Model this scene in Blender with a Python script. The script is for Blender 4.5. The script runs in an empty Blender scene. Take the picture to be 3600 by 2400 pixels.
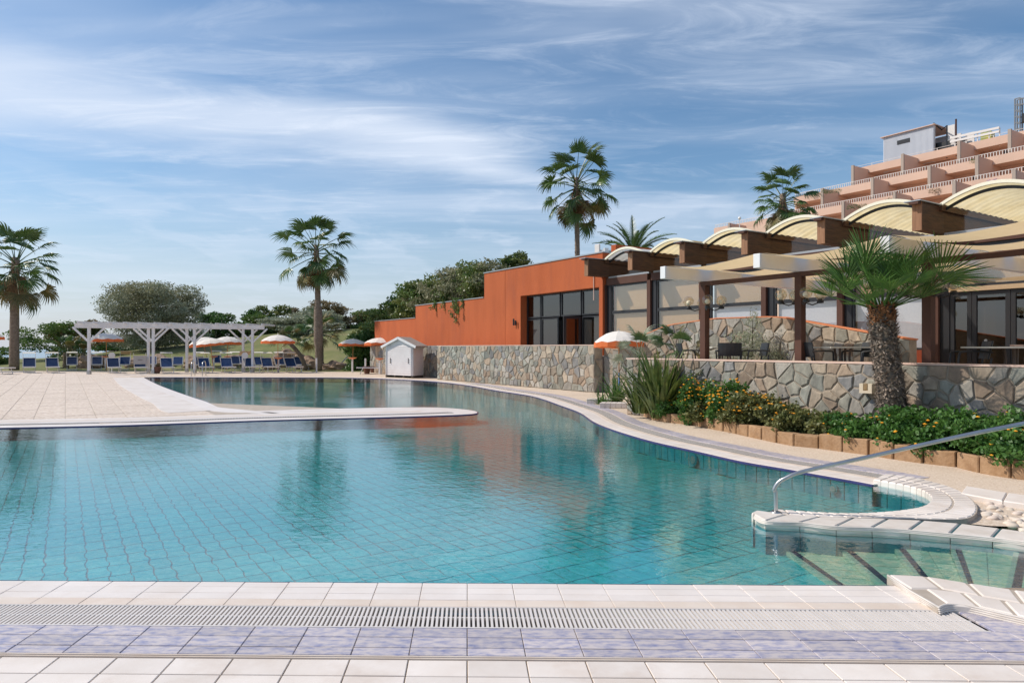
import bpy, math, random
import numpy as np
from mathutils import Vector, Matrix, Euler
from mathutils.geometry import tessellate_polygon

R = math.radians
scene = bpy.context.scene
COL = scene.collection

# ------------------------------------------------------------------ camera
CAMH = 1.5
cam_data = bpy.data.cameras.new("camera")
cam = bpy.data.objects.new("camera", cam_data)
COL.objects.link(cam)
cam.location = (0, 0, CAMH)
cam.rotation_euler = (R(90), 0, 0)
cam_data.sensor_width = 36
cam_data.lens = 24
cam_data.shift_y = 22 / 3600
cam_data.clip_start = 0.05
cam_data.clip_end = 30000
scene.camera = cam

# ------------------------------------------------------------------ sun and sky
SUN_AZ, SUN_EL = R(-82), R(45)
sun_dir = Vector((math.sin(SUN_AZ) * math.cos(SUN_EL), math.cos(SUN_AZ) * math.cos(SUN_EL), math.sin(SUN_EL)))
sd = bpy.data.lights.new("sun", 'SUN')
sd.energy = 4.3
sd.angle = R(0.53)
sd.color = (1.0, 0.93, 0.84)
sun = bpy.data.objects.new("sun", sd)
sun.rotation_euler = sun_dir.to_track_quat('Z', 'Y').to_euler()
sun.location = (0, 0, 60)
COL.objects.link(sun)

world = bpy.data.worlds.new("World")
scene.world = world
world.use_nodes = True
wn, wl = world.node_tree.nodes, world.node_tree.links
wn.clear()
def N(nodes, typ, **kw):
    n = nodes.new(typ)
    for k, v in kw.items():
        if k.startswith('i_'):
            n.inputs[k[2:].replace('_', ' ')].default_value = v
        else:
            setattr(n, k, v)
    return n
def mth(nodes, links, op, a, b=None, c=None, clamp=False):
    n = nodes.new('ShaderNodeMath'); n.operation = op; n.use_clamp = clamp
    for i, v in enumerate((a, b, c)):
        if v is None: continue
        if isinstance(v, (int, float)): n.inputs[i].default_value = v
        else: links.new(v, n.inputs[i])
    return n.outputs[0]
sky = N(wn, 'ShaderNodeTexSky', sky_type='NISHITA', sun_disc=False, sun_elevation=SUN_EL, sun_rotation=SUN_AZ % (2 * math.pi),
        altitude=10, air_density=1.0, dust_density=0.6, ozone_density=2.0)
tc = N(wn, 'ShaderNodeTexCoord')
sep = N(wn, 'ShaderNodeSeparateXYZ'); wl.new(tc.outputs['Generated'], sep.inputs[0])
zc = mth(wn, wl, 'MAXIMUM', sep.outputs[2], 0.0)
den = mth(wn, wl, 'ADD', zc, 0.05)
u = mth(wn, wl, 'DIVIDE', sep.outputs[0], den)
v = mth(wn, wl, 'DIVIDE', sep.outputs[1], den)
comb = N(wn, 'ShaderNodeCombineXYZ'); wl.new(u, comb.inputs[0]); wl.new(v, comb.inputs[1])
BROT, BSX, BSY, BSC, BLO, BHI, BOFF, WROT = -24, 0.30, 1.2, 1.0, 0.46, 0.74, (5.1, 2.35, 0), -30
def cloud_layer(rot, sx, sy, scale, detail, rough, lo, hi, dist, off):
    m = N(wn, 'ShaderNodeMapping'); m.inputs['Rotation'].default_value = (0, 0, R(rot)); m.inputs['Scale'].default_value = (sx, sy, 1)
    m.inputs['Location'].default_value = off
    wl.new(comb.outputs[0], m.inputs[0])
    n = N(wn, 'ShaderNodeTexNoise'); n.inputs['Scale'].default_value = scale; n.inputs['Detail'].default_value = detail
    n.inputs['Roughness'].default_value = rough; n.inputs['Distortion'].default_value = dist
    wl.new(m.outputs[0], n.inputs[0])
    r = N(wn, 'ShaderNodeMapRange', interpolation_type='SMOOTHSTEP'); r.inputs[1].default_value = lo; r.inputs[2].default_value = hi
    wl.new(n.outputs[0], r.inputs[0])
    return r.outputs[0]
# long cirrus streamers fan out from beyond the sea horizon; a thin veil; small cumulus low down
bands = cloud_layer(BROT, BSX, BSY, BSC, 5, 0.52, BLO, BHI, 0.35, BOFF)
wisps = cloud_layer(WROT, 0.62, 1.7, 2.6, 11, 0.66, 0.44, 0.82, 0.9, (0.4, 2.3, 0))
soft = cloud_layer(30, 0.7, 1.0, 0.6, 4, 0.5, 0.38, 0.75, 0.3, (7.7, 1.1, 0))
cum = cloud_layer(0, 1.0, 0.55, 1.7, 8, 0.55, 0.50, 0.60, 0.0, (1.3, 5.2, 0))
lowband = N(wn, 'ShaderNodeMapRange', interpolation_type='SMOOTHSTEP'); lowband.inputs[1].default_value = 0.25; lowband.inputs[2].default_value = 0.14
wl.new(sep.outputs[2], lowband.inputs[0])
# the broad bright streamer crossing the sky from upper left down to the right
q_ = mth(wn, wl, 'ADD', mth(wn, wl, 'MULTIPLY', u, -.454), mth(wn, wl, 'MULTIPLY', v, .891))
mq = N(wn, 'ShaderNodeMapping'); mq.inputs['Rotation'].default_value = (0, 0, R(-27)); mq.inputs['Scale'].default_value = (.35, 1.0, 1); wl.new(comb.outputs[0], mq.inputs[0])
nq = N(wn, 'ShaderNodeTexNoise'); nq.inputs['Scale'].default_value = 1.3; nq.inputs['Detail'].default_value = 7; nq.inputs['Roughness'].default_value = .58; nq.inputs['Distortion'].default_value = .5; wl.new(mq.outputs[0], nq.inputs[0])
qd = mth(wn, wl, 'ADD', q_, mth(wn, wl, 'MULTIPLY', mth(wn, wl, 'SUBTRACT', nq.outputs[0], .5), 1.0))
hw_ = mth(wn, wl, 'MINIMUM', mth(wn, wl, 'MAXIMUM', mth(wn, wl, 'MULTIPLY_ADD', u, -.26, .34), .2), .75)
dq = mth(wn, wl, 'DIVIDE', mth(wn, wl, 'ABSOLUTE', mth(wn, wl, 'SUBTRACT', qd, 2.78)), hw_)
sm_ = N(wn, 'ShaderNodeMapRange', interpolation_type='SMOOTHSTEP'); sm_.inputs[1].default_value = 1.0; sm_.inputs[2].default_value = .0; sm_.inputs[3].default_value = 0; sm_.inputs[4].default_value = .62
wl.new(dq, sm_.inputs[0])
fd = N(wn, 'ShaderNodeMapRange', interpolation_type='SMOOTHSTEP'); fd.inputs[1].default_value = .9; fd.inputs[2].default_value = -.3; wl.new(u, fd.inputs[0])
c1 = mth(wn, wl, 'MAXIMUM', mth(wn, wl, 'MULTIPLY', bands, 0.36), mth(wn, wl, 'MULTIPLY', sm_.outputs[0], fd.outputs[0]))
c2 = mth(wn, wl, 'MULTIPLY', wisps, 0.38)
c3 = mth(wn, wl, 'MULTIPLY', soft, 0.30)
c4 = mth(wn, wl, 'MULTIPLY', mth(wn, wl, 'MULTIPLY', cum, lowband.outputs[0]), 0.28)
cs = mth(wn, wl, 'ADD', mth(wn, wl, 'ADD', c1, c2), mth(wn, wl, 'ADD', c3, c4), clamp=True)
hz = N(wn, 'ShaderNodeMapRange', interpolation_type='SMOOTHSTEP'); hz.inputs[1].default_value = 0.26; hz.inputs[2].default_value = -0.03
hz.inputs[3].default_value = 0.0; hz.inputs[4].default_value = 0.80
wl.new(sep.outputs[2], hz.inputs[0])
hsv = N(wn, 'ShaderNodeHueSaturation'); hsv.inputs['Hue'].default_value = 0.497; hsv.inputs['Saturation'].default_value = 1.15; hsv.inputs['Value'].default_value = 1.05
wl.new(sky.outputs[0], hsv.inputs['Color'])
mixh = N(wn, 'ShaderNodeMix', data_type='RGBA'); wl.new(hz.outputs[0], mixh.inputs[0]); wl.new(hsv.outputs[0], mixh.inputs[6]); mixh.inputs[7].default_value = (4.7, 5.2, 6.2, 1)
mixc = N(wn, 'ShaderNodeMix', data_type='RGBA'); wl.new(mth(wn, wl, 'MULTIPLY', cs, mth(wn, wl, 'SUBTRACT', 1.0, hz.outputs[0])), mixc.inputs[0]); wl.new(mixh.outputs[2], mixc.inputs[6]); mixc.inputs[7].default_value = (6.6, 7.3, 8.5, 1)
bg = N(wn, 'ShaderNodeBackground'); bg.inputs['Strength'].default_value = 0.12
wl.new(mixc.outputs[2], bg.inputs['Color'])
wo = N(wn, 'ShaderNodeOutputWorld'); wl.new(bg.outputs[0], wo.inputs[0])

scene.view_settings.view_transform = 'Standard'
scene.view_settings.look = 'None'
scene.view_settings.gamma = 1.0
scene.view_settings.exposure = 0.0
scene.view_settings.use_curve_mapping = False
scene.render.engine = 'CYCLES'
scene.cycles.use_denoising = True
scene.cycles.max_bounces = 10
scene.cycles.transparent_max_bounces = 24
scene.cycles.sample_clamp_indirect = 8

# ------------------------------------------------------------------ materials
def pmat(name, col, col2=None, scale=3.0, rough=0.7, rough2=None, metal=0.0, rand=0.0, bump=0.0, bscale=40.0, detail=5.0,
         lo=0.35, hi=0.65, stretch=(1, 1, 1), transl=0.0, spec=0.5, hue=0.0, stain=None, stain_amt=0.0, stain_scale=0.8):
    m = bpy.data.materials.new(name); m.use_nodes = True
    nt = m.node_tree; n, l = nt.nodes, nt.links
    p = n['Principled BSDF']
    p.inputs['Roughness'].default_value = rough
    p.inputs['Metallic'].default_value = metal
    p.inputs['Specular IOR Level'].default_value = spec
    geo = N(n, 'ShaderNodeNewGeometry')
    mp = N(n, 'ShaderNodeMapping'); mp.inputs['Scale'].default_value = stretch
    l.new(geo.outputs['Position'], mp.inputs[0])
    c4 = (*col, 1)
    cur = None
    if col2 is not None:
        tn = N(n, 'ShaderNodeTexNoise'); tn.inputs['Scale'].default_value = scale; tn.inputs['Detail'].default_value = detail
        tn.inputs['Roughness'].default_value = 0.6
        l.new(mp.outputs[0], tn.inputs[0])
        mr = N(n, 'ShaderNodeMapRange'); mr.inputs[1].default_value = lo; mr.inputs[2].default_value = hi
        l.new(tn.outputs[0], mr.inputs[0])
        mx = N(n, 'ShaderNodeMix', data_type='RGBA'); mx.inputs[6].default_value = c4; mx.inputs[7].default_value = (*col2, 1)
        l.new(mr.outputs[0], mx.inputs[0]); cur = mx.outputs[2]
        if rough2 is not None:
            rr = N(n, 'ShaderNodeMapRange'); rr.inputs[3].default_value = rough; rr.inputs[4].default_value = rough2
            l.new(mr.outputs[0], rr.inputs[0]); l.new(rr.outputs[0], p.inputs['Roughness'])
    if stain is not None:
        tn = N(n, 'ShaderNodeTexNoise'); tn.inputs['Scale'].default_value = stain_scale; tn.inputs['Detail'].default_value = 7
        tn.inputs['Roughness'].default_value = 0.68
        l.new(mp.outputs[0], tn.inputs[0])
        mr = N(n, 'ShaderNodeMapRange'); mr.inputs[1].default_value = 0.5; mr.inputs[2].default_value = 0.72; mr.inputs[4].default_value = stain_amt
        l.new(tn.outputs[0], mr.inputs[0])
        mx = N(n, 'ShaderNodeMix', data_type='RGBA'); mx.inputs[7].default_value = (*stain, 1)
        if cur is None: mx.inputs[6].default_value = c4
        else: l.new(cur, mx.inputs[6])
        l.new(mr.outputs[0], mx.inputs[0]); cur = mx.outputs[2]
    if rand > 0 or hue > 0:
        oi = N(n, 'ShaderNodeObjectInfo')
        hs = N(n, 'ShaderNodeHueSaturation')
        if cur is None: hs.inputs['Color'].default_value = c4
        else: l.new(cur, hs.inputs['Color'])
        vv = N(n, 'ShaderNodeMapRange'); vv.inputs[3].default_value = 1 - rand; vv.inputs[4].default_value = 1 + rand
        l.new(oi.outputs['Random'], vv.inputs[0]); l.new(vv.outputs[0], hs.inputs['Value'])
        if hue > 0:
            r2 = mth(n, l, 'FRACT', mth(n, l, 'MULTIPLY', oi.outputs['Random'], 7.31))
            hh = N(n, 'ShaderNodeMapRange'); hh.inputs[3].default_value = 0.5 - hue; hh.inputs[4].default_value = 0.5 + hue
            l.new(r2, hh.inputs[0]); l.new(hh.outputs[0], hs.inputs['Hue'])
        cur = hs.outputs[0]
    if cur is None: p.inputs['Base Color'].default_value = c4
    else: l.new(cur, p.inputs['Base Color'])
    if bump > 0:
        bn = N(n, 'ShaderNodeTexNoise'); bn.inputs['Scale'].default_value = bscale; bn.inputs['Detail'].default_value = 4
        l.new(mp.outputs[0], bn.inputs[0])
        b = N(n, 'ShaderNodeBump'); b.inputs['Strength'].default_value = 0.8; b.inputs['Distance'].default_value = bump
        l.new(bn.outputs[0], b.inputs['Height']); l.new(b.outputs[0], p.inputs['Normal'])
    if transl > 0:
        tr = N(n, 'ShaderNodeBsdfTranslucent')
        if cur is None: tr.inputs['Color'].default_value = c4
        else: l.new(cur, tr.inputs['Color'])
        ms = N(n, 'ShaderNodeMixShader'); ms.inputs[0].default_value = transl
        l.new(p.outputs[0], ms.inputs[1]); l.new(tr.outputs[0], ms.inputs[2])
        l.new(ms.outputs[0], n['Material Output'].inputs[0])
    return m

def glass_mat(name, tint=(0.8, 0.8, 0.78), extra=0.12, rough=0.01):
    m = bpy.data.materials.new(name); m.use_nodes = True
    n, l = m.node_tree.nodes, m.node_tree.links
    n.remove(n['Principled BSDF'])
    tr = N(n, 'ShaderNodeBsdfTransparent'); tr.inputs[0].default_value = (*tint, 1)
    gl = N(n, 'ShaderNodeBsdfGlossy'); gl.inputs['Roughness'].default_value = rough; gl.inputs[0].default_value = (1, 1, 1, 1)
    ge = N(n, 'ShaderNodeNewGeometry'); dp = N(n, 'ShaderNodeVectorMath', operation='DOT_PRODUCT'); l.new(ge.outputs['Incoming'], dp.inputs[0]); l.new(ge.outputs['Normal'], dp.inputs[1])
    f2 = mth(n, l, 'MULTIPLY_ADD', mth(n, l, 'POWER', mth(n, l, 'SUBTRACT', 1.0, mth(n, l, 'ABSOLUTE', dp.outputs['Value']), clamp=True), 5.0), .9, extra + .04, clamp=True)
    ms = N(n, 'ShaderNodeMixShader'); l.new(f2, ms.inputs[0]); l.new(tr.outputs[0], ms.inputs[1]); l.new(gl.outputs[0], ms.inputs[2])
    l.new(ms.outputs[0], n['Material Output'].inputs[0])
    return m

M = {}
M['white_tile'] = pmat('glazed_white_tile', (.70, .625, .565), (.77, .70, .645), scale=2.2, rough=.42, rand=.035, bump=.0012, bscale=9, stain=(.60, .47, .36), stain_amt=.3, stain_scale=2.5)
M['beige_tile'] = pmat('beige_tile', (.66, .54, .44), (.72, .62, .53), scale=4, rough=.45, rand=.03, bump=.001, bscale=12)
M['cream_tile'] = pmat('cream_deck_tile', (.66, .58, .51), (.77, .70, .64), scale=1.6, rough=.5, rand=.05, bump=.002, bscale=8, stain=(.50, .38, .29), stain_amt=.5, stain_scale=1.8)
M['blue_tile'] = pmat('violet_mottled_tile', (.53, .47, .46), (.20, .215, .36), scale=17, rough=.4, rand=.10, lo=.42, hi=.70, detail=10, stretch=(.8, 1.8, 1), bump=.001, bscale=14)
M['grout'] = pmat('pool_grout', (.22, .16, .11), (.36, .29, .22), scale=8, rough=.9)
M['grout_light'] = pmat('deck_grout', (.36, .30, .24), (.46, .39, .32), scale=8, rough=.9)
M['lip_blue'] = pmat('navy_lip_tile', (.045, .04, .16), (.03, .028, .11), scale=20, rough=.2)
M['gutter'] = pmat('gutter_channel', (.16, .14, .11), (.07, .065, .05), scale=7, rough=.8)
M['slat'] = pmat('white_plastic_grate', (.66, .61, .57), rough=.4, rand=.03)
M['coping_rough'] = pmat('bullnose_tile', (.70, .64, .58), (.60, .53, .46), scale=6, rough=.45, rand=.05, stretch=(1, 1, 4), bump=.002, bscale=20)
M['step_tile'] = pmat('pale_green_step_tile', (.38, .49, .35), (.47, .57, .42), scale=3, rough=.5, rand=.04)
M['step_riser'] = pmat('green_riser_tile', (.32, .43, .34), (.28, .38, .30), scale=5, rough=.5)
M['navy'] = pmat('navy_nosing', (.02, .035, .07), rough=.4)
M['floor_tile'] = pmat('turquoise_floor_tile', (.016, .365, .37), (.026, .43, .43), scale=1.2, rough=.5, rand=.06, bump=.004, bscale=5)
M['floor_grout'] = pmat('dark_floor_grout', (.07, .11, .10), (.12, .15, .13), scale=3, rough=.9)
M['wall_tile'] = pmat('teal_wall_tile', (.03, .27, .34), (.04, .33, .39), scale=4, rough=.3, rand=.08)
M['wall_tile_grout'] = pmat('dark_teal_grout', (.014, .075, .09), rough=.9)
M['paver'] = pmat('washed_aggregate_paver', (.46, .35, .27), (.76, .67, .58), scale=13, rough=.9, rand=.03, bump=.006, bscale=60, detail=8, stain=(.40, .32, .25), stain_amt=.35, stain_scale=.7)
M['gravel'] = pmat('fine_gravel_paving', (.50, .38, .27), (.68, .57, .46), scale=42, rough=.95, bump=.01, bscale=70, detail=8, stain=(.36, .28, .2), stain_amt=.4, stain_scale=.9)
M['sandstone'] = pmat('sandstone_block', (.29, .165, .08), (.40, .25, .14), scale=7, rough=.95, rand=.08, bump=.012, bscale=28, stain=(.25, .16, .1), stain_amt=.5, stain_scale=5)
M['soil'] = pmat('dark_soil', (.09, .06, .04), (.05, .035, .02), scale=5, rough=1, bump=.02, bscale=20)
M['lawn'] = pmat('lawn_grass', (.095, .12, .028), (.185, .18, .055), scale=.5, rough=.95, bump=.05, bscale=3, detail=9, stain=(.29, .22, .11), stain_amt=.6, stain_scale=.22)
M['mortar'] = pmat('stone_wall_mortar', (.27, .22, .17), (.36, .30, .23), scale=9, rough=.95, bump=.006, bscale=50)
STONES = []
for nm, a, b in (('grey_green_stone', (.20, .20, .17), (.32, .32, .27)), ('blue_grey_stone', (.16, .165, .17), (.28, .28, .27)),
                 ('beige_stone', (.30, .25, .19), (.42, .36, .28)), ('warm_stone', (.26, .20, .15), (.38, .30, .22)),
                 ('pale_stone', (.30, .29, .26), (.42, .40, .35)), ('sea_green_stone', (.20, .215, .19), (.33, .34, .30))):
    STONES.append(pmat(nm, tuple(k_*q for q, k_ in zip(a, (.95, .90, .86))), tuple(k_*q for q, k_ in zip(b, (.95, .90, .86))), scale=6, rough=.85, rand=.3, bump=.02, bscale=16, detail=10, stretch=(1, 1, .6), stain=(.13, .11, .09), stain_amt=.5, stain_scale=4))
M['orange'] = pmat('orange_stucco', (.40, .084, .020), (.47, .106, .028), scale=.9, rough=.9, bump=.015, bscale=38, stain=(.30, .070, .030), stain_amt=.55, stain_scale=1.0, stretch=(1.6, 1.6, .4), detail=9)
M['orange_low'] = pmat('orange_render_low', (.55, .12, .05), rough=.8)
M['cap'] = pmat('grey_metal_coping', (.42, .42, .42), rough=.35, metal=.6)
M['dark_frame'] = pmat('black_frame', (.018, .018, .02), rough=.4)
M['brown_frame'] = pmat('brown_painted_steel', (.085, .040, .028), (.10, .048, .034), scale=2, rough=.7, spec=.25, rand=.08)
M['wood_dark'] = pmat('weathered_beam_wood', (.060, .026, .011), (.13, .055, .022), scale=3, rough=.6, stretch=(1, 1, 9), bump=.004, bscale=8, stain=(.03, .015, .008), stain_amt=.75, stain_scale=1.6, rand=.12)  # shade of the beam sides is painted in, darker than the ends
M['wood_end'] = pmat('beam_end_wood', (.22, .10, .045), (.31, .155, .075), scale=5, rough=.65, stretch=(5, 5, .4), bump=.003, bscale=10, rand=.1)  # lighter copy of the beam wood, sunlight on the ends painted in
M['blind'] = pmat('beige_blind', (.42, .29, .165), (.46, .32, .19), scale=30, rough=.9)
M['blind_pale'] = pmat('pale_blind', (.52, .55, .64), (.57, .60, .68), scale=20, rough=.9)  # pale blue stands in for sky mirrored in the lower panes
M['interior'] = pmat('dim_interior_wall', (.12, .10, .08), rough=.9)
M['glass'] = glass_mat('window_glass', (.97, .96, .94), .06)
M['glass_dark'] = glass_mat('smoked_window_glass', (.45, .43, .42), .07)
M['glass_dusty'] = glass_mat('dusty_lunette_glass', (.90, .87, .82), .02, .08)
M['vault'] = pmat('yellowed_corrugated_sheet', (.93, .80, .50), (.84, .68, .36), scale=2.5, rough=.6, transl=.72, stain=(.5, .38, .18), stain_amt=.4, stain_scale=2)
M['vault_clear'] = pmat('white_corrugated_sheet', (.78, .78, .76), (.68, .68, .64), scale=2, rough=.5, transl=.4)
M['vault_edge'] = pmat('vault_edge_trim', (.82, .78, .62), rough=.5)
M['canvas'] = pmat('cream_awning_canvas', (.84, .63, .36), (.88, .67, .40), scale=8, rough=.9, transl=.5)
M['white_beam'] = pmat('white_boxed_beam', (.80, .78, .76), (.74, .72, .70), scale=2, rough=.5)
M['white_paint'] = pmat('white_painted_timber', (.76, .73, .72), (.70, .67, .65), scale=3, rough=.6, stain=(.5, .42, .36), stain_amt=.3, stain_scale=2)
M['white_shed'] = pmat('white_shed_boards', (.66, .60, .58), (.72, .67, .65), scale=2, rough=.65, stain=(.42, .36, .32), stain_amt=.3, stain_scale=1.5)
M['shed_roof'] = pmat('grey_roof_felt', (.26, .23, .20), (.33, .30, .26), scale=8, rough=.95)
M['hotel'] = pmat('peach_stucco', (.62, .43, .325), (.69, .48, .365), scale=.15, rough=.9, bump=.02, bscale=6, stain=(.55, .36, .27), stain_amt=.5, stain_scale=.12, stretch=(1, 1, .35))
M['hotel_fin'] = pmat('grey_concrete_fin_edge', (.42, .34, .28), rough=.9)
M['rail_white'] = pmat('white_balcony_rail', (.72, .68, .64), rough=.6)
M['corr_white'] = pmat('white_corrugated_wall', (.60, .62, .66), (.55, .57, .61), scale=.3, rough=.5)
M['steel'] = pmat('brushed_steel', (.58, .57, .56), (.48, .47, .46), scale=6, rough=.32, metal=1.0)
M['alu'] = pmat('aluminium_tube', (.66, .63, .60), rough=.4, metal=.6)
M['mesh_blue'] = pmat('navy_sling_fabric', (.012, .035, .10), (.02, .05, .13), scale=5, rough=.75, rand=.3, spec=.25)
M['seat_white'] = pmat('pale_sling_seat', (.55, .55, .62), rough=.5, rand=.1)
M['canopy_white'] = pmat('cream_sunshade_fabric', (.80, .75, .66), rough=.9, transl=.25)
M['canopy_tan'] = pmat('tan_sunshade_fabric', (.62, .48, .34), rough=.9, transl=.25)
M['taupe'] = pmat('taupe_cover_fabric', (.42, .36, .32), rough=.9)
M['umb_white'] = pmat('white_parasol_canvas', (.90, .86, .80), (.86, .81, .74), scale=3, rough=.9, transl=.25)
M['umb_orange'] = pmat('orange_parasol_valance', (.80, .20, .06), (.74, .17, .05), scale=5, rough=.9, transl=.3)
M['pole_wood'] = pmat('orange_brown_pole', (.50, .24, .09), rough=.6)
M['pole_blue'] = pmat('blue_lower_pole', (.05, .16, .38), rough=.5)
M['shelf_orange'] = pmat('orange_plastic_shelf', (.74, .24, .10), rough=.5)
M['terracotta'] = pmat('terracotta_pot', (.16, .07, .045), rough=.8)
M['chair'] = pmat('anthracite_plastic', (.022, .026, .03), rough=.45)
M['table_top'] = pmat('ivory_table_top', (.70, .68, .58), rough=.5)
M['table_leg'] = pmat('brown_table_leg', (.11, .08, .06), rough=.5)
M['globe'] = None
M['rock'] = pmat('brown_rock', (.24, .16, .11), (.38, .27, .19), scale=3, rough=.95, bump=.04, bscale=6, rand=.1)
M['pebble'] = pmat('pale_pebble', (.56, .46, .37), (.66, .57, .48), scale=6, rough=.8, rand=.12, hue=.01)
M['sea'] = pmat('sea_water', (.16, .24, .30), (.24, .32, .38), scale=.01, rough=.18, stretch=(1, 6, 1), bump=.4, bscale=.3)
M['green_leaf'] = pmat('dark_green_leaf', (0.053, 0.128, 0.033), (0.105, 0.195, 0.045), scale=1.5, rough=.5, transl=.3)
M['olive_leaf'] = pmat('olive_leaf', (0.170, 0.178, 0.093), (0.340, 0.323, 0.187), scale=.9, rough=.55, transl=.3)
M['grey_leaf'] = pmat('silver_grey_leaf', (0.238, 0.272, 0.170), (0.408, 0.425, 0.306), scale=1.2, rough=.55, transl=.25)
M['mid_leaf'] = pmat('mid_green_leaf', (0.080, 0.160, 0.032), (0.176, 0.240, 0.064), scale=.8, rough=.5, transl=.3)
M['brown_leaf'] = pmat('brownish_leaf', (0.144, 0.120, 0.056), (0.256, 0.192, 0.096), scale=.8, rough=.6, transl=.3)
M['bush_leaf'] = pmat('glossy_bush_leaf', (0.068, 0.128, 0.027), (0.240, 0.255, 0.075), scale=1.6, rough=.42, transl=.3)
M['lantana_leaf'] = pmat('lantana_leaf', (0.045, 0.128, 0.022), (0.105, 0.225, 0.045), scale=5, rough=.45, transl=.35)
M['lantana_dry'] = pmat('olive_lantana_leaf', (0.096, 0.120, 0.032), (0.192, 0.192, 0.064), scale=5, rough=.55, transl=.3)
M['flower'] = pmat('yellow_orange_flower', (.95, .50, .035), (.88, .36, .02), scale=9, rough=.7, transl=.2)
M['palm_green'] = pmat('palm_frond_green', (0.054, 0.115, 0.030), (0.101, 0.162, 0.041), scale=2, rough=.4, transl=.22, rand=.25)
M['palm_olive'] = pmat('palm_frond_olive', (0.130, 0.130, 0.039), (0.247, 0.182, 0.065), scale=2.5, rough=.5, transl=.25, rand=.25)
M['palm_dead'] = pmat('dead_palm_frond', (.22, .13, .06), (.32, .20, .10), scale=3, rough=.8, transl=.2, rand=.25)
M['petiole'] = pmat('palm_petiole', (.15, .15, .06), rough=.5)
M['fan_green'] = pmat('young_fan_palm_leaf', (.045, .11, .022), (.095, .185, .035), scale=6, rough=.42, transl=.2, rand=.22, spec=.35)
M['trunk'] = pmat('palm_trunk_bark', (.16, .115, .08), (.27, .21, .16), scale=7, rough=.95, bump=.03, bscale=9, stretch=(1, 1, 2))
M['trunk_dark'] = pmat('dark_palm_trunk', (.085, .07, .055), (.14, .115, .09), scale=6, rough=.95, bump=.03, bscale=9)
M['trunk_chip'] = pmat('palm_leaf_base_chip', (.12, .09, .07), (.42, .35, .29), scale=14, rough=.9)
M['near_chip'] = pmat('shaggy_leaf_base', (.075, .05, .035), (.40, .32, .25), scale=18, rough=.9)
M['trunk_fibre'] = pmat('rusty_palm_fibre', (.17, .07, .025), (.26, .12, .05), scale=20, rough=.95)
M['bark'] = pmat('tree_bark', (.06, .045, .035), (.10, .08, .06), scale=5, rough=.95)
M['spike_leaf'] = pmat('sword_leaf', (.045, .095, .02), (.16, .19, .045), scale=5, rough=.4, transl=.25)
M['lamp_black'] = M['dark_frame']
M['black_box'] = pmat('black_speaker', (.012, .012, .012), rough=.5)
M['yellow_slide'] = pmat('yellow_green_panel', (.55, .42, .02), (.03, .22, .10), scale=.35, rough=.5)
M['print_dark'] = pmat('printed_emblem', (.10, .09, .09), rough=.8)
M['brass_white'] = pmat('ivory_wall_lamp', (.62, .52, .38), rough=.6)

gm = glass_mat('smoked_globe_glass', (.90, .85, .74), .05); M['globe'] = gm
M['bulb'] = pmat('milky_bulb', (.85, .82, .76), rough=.3)

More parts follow.
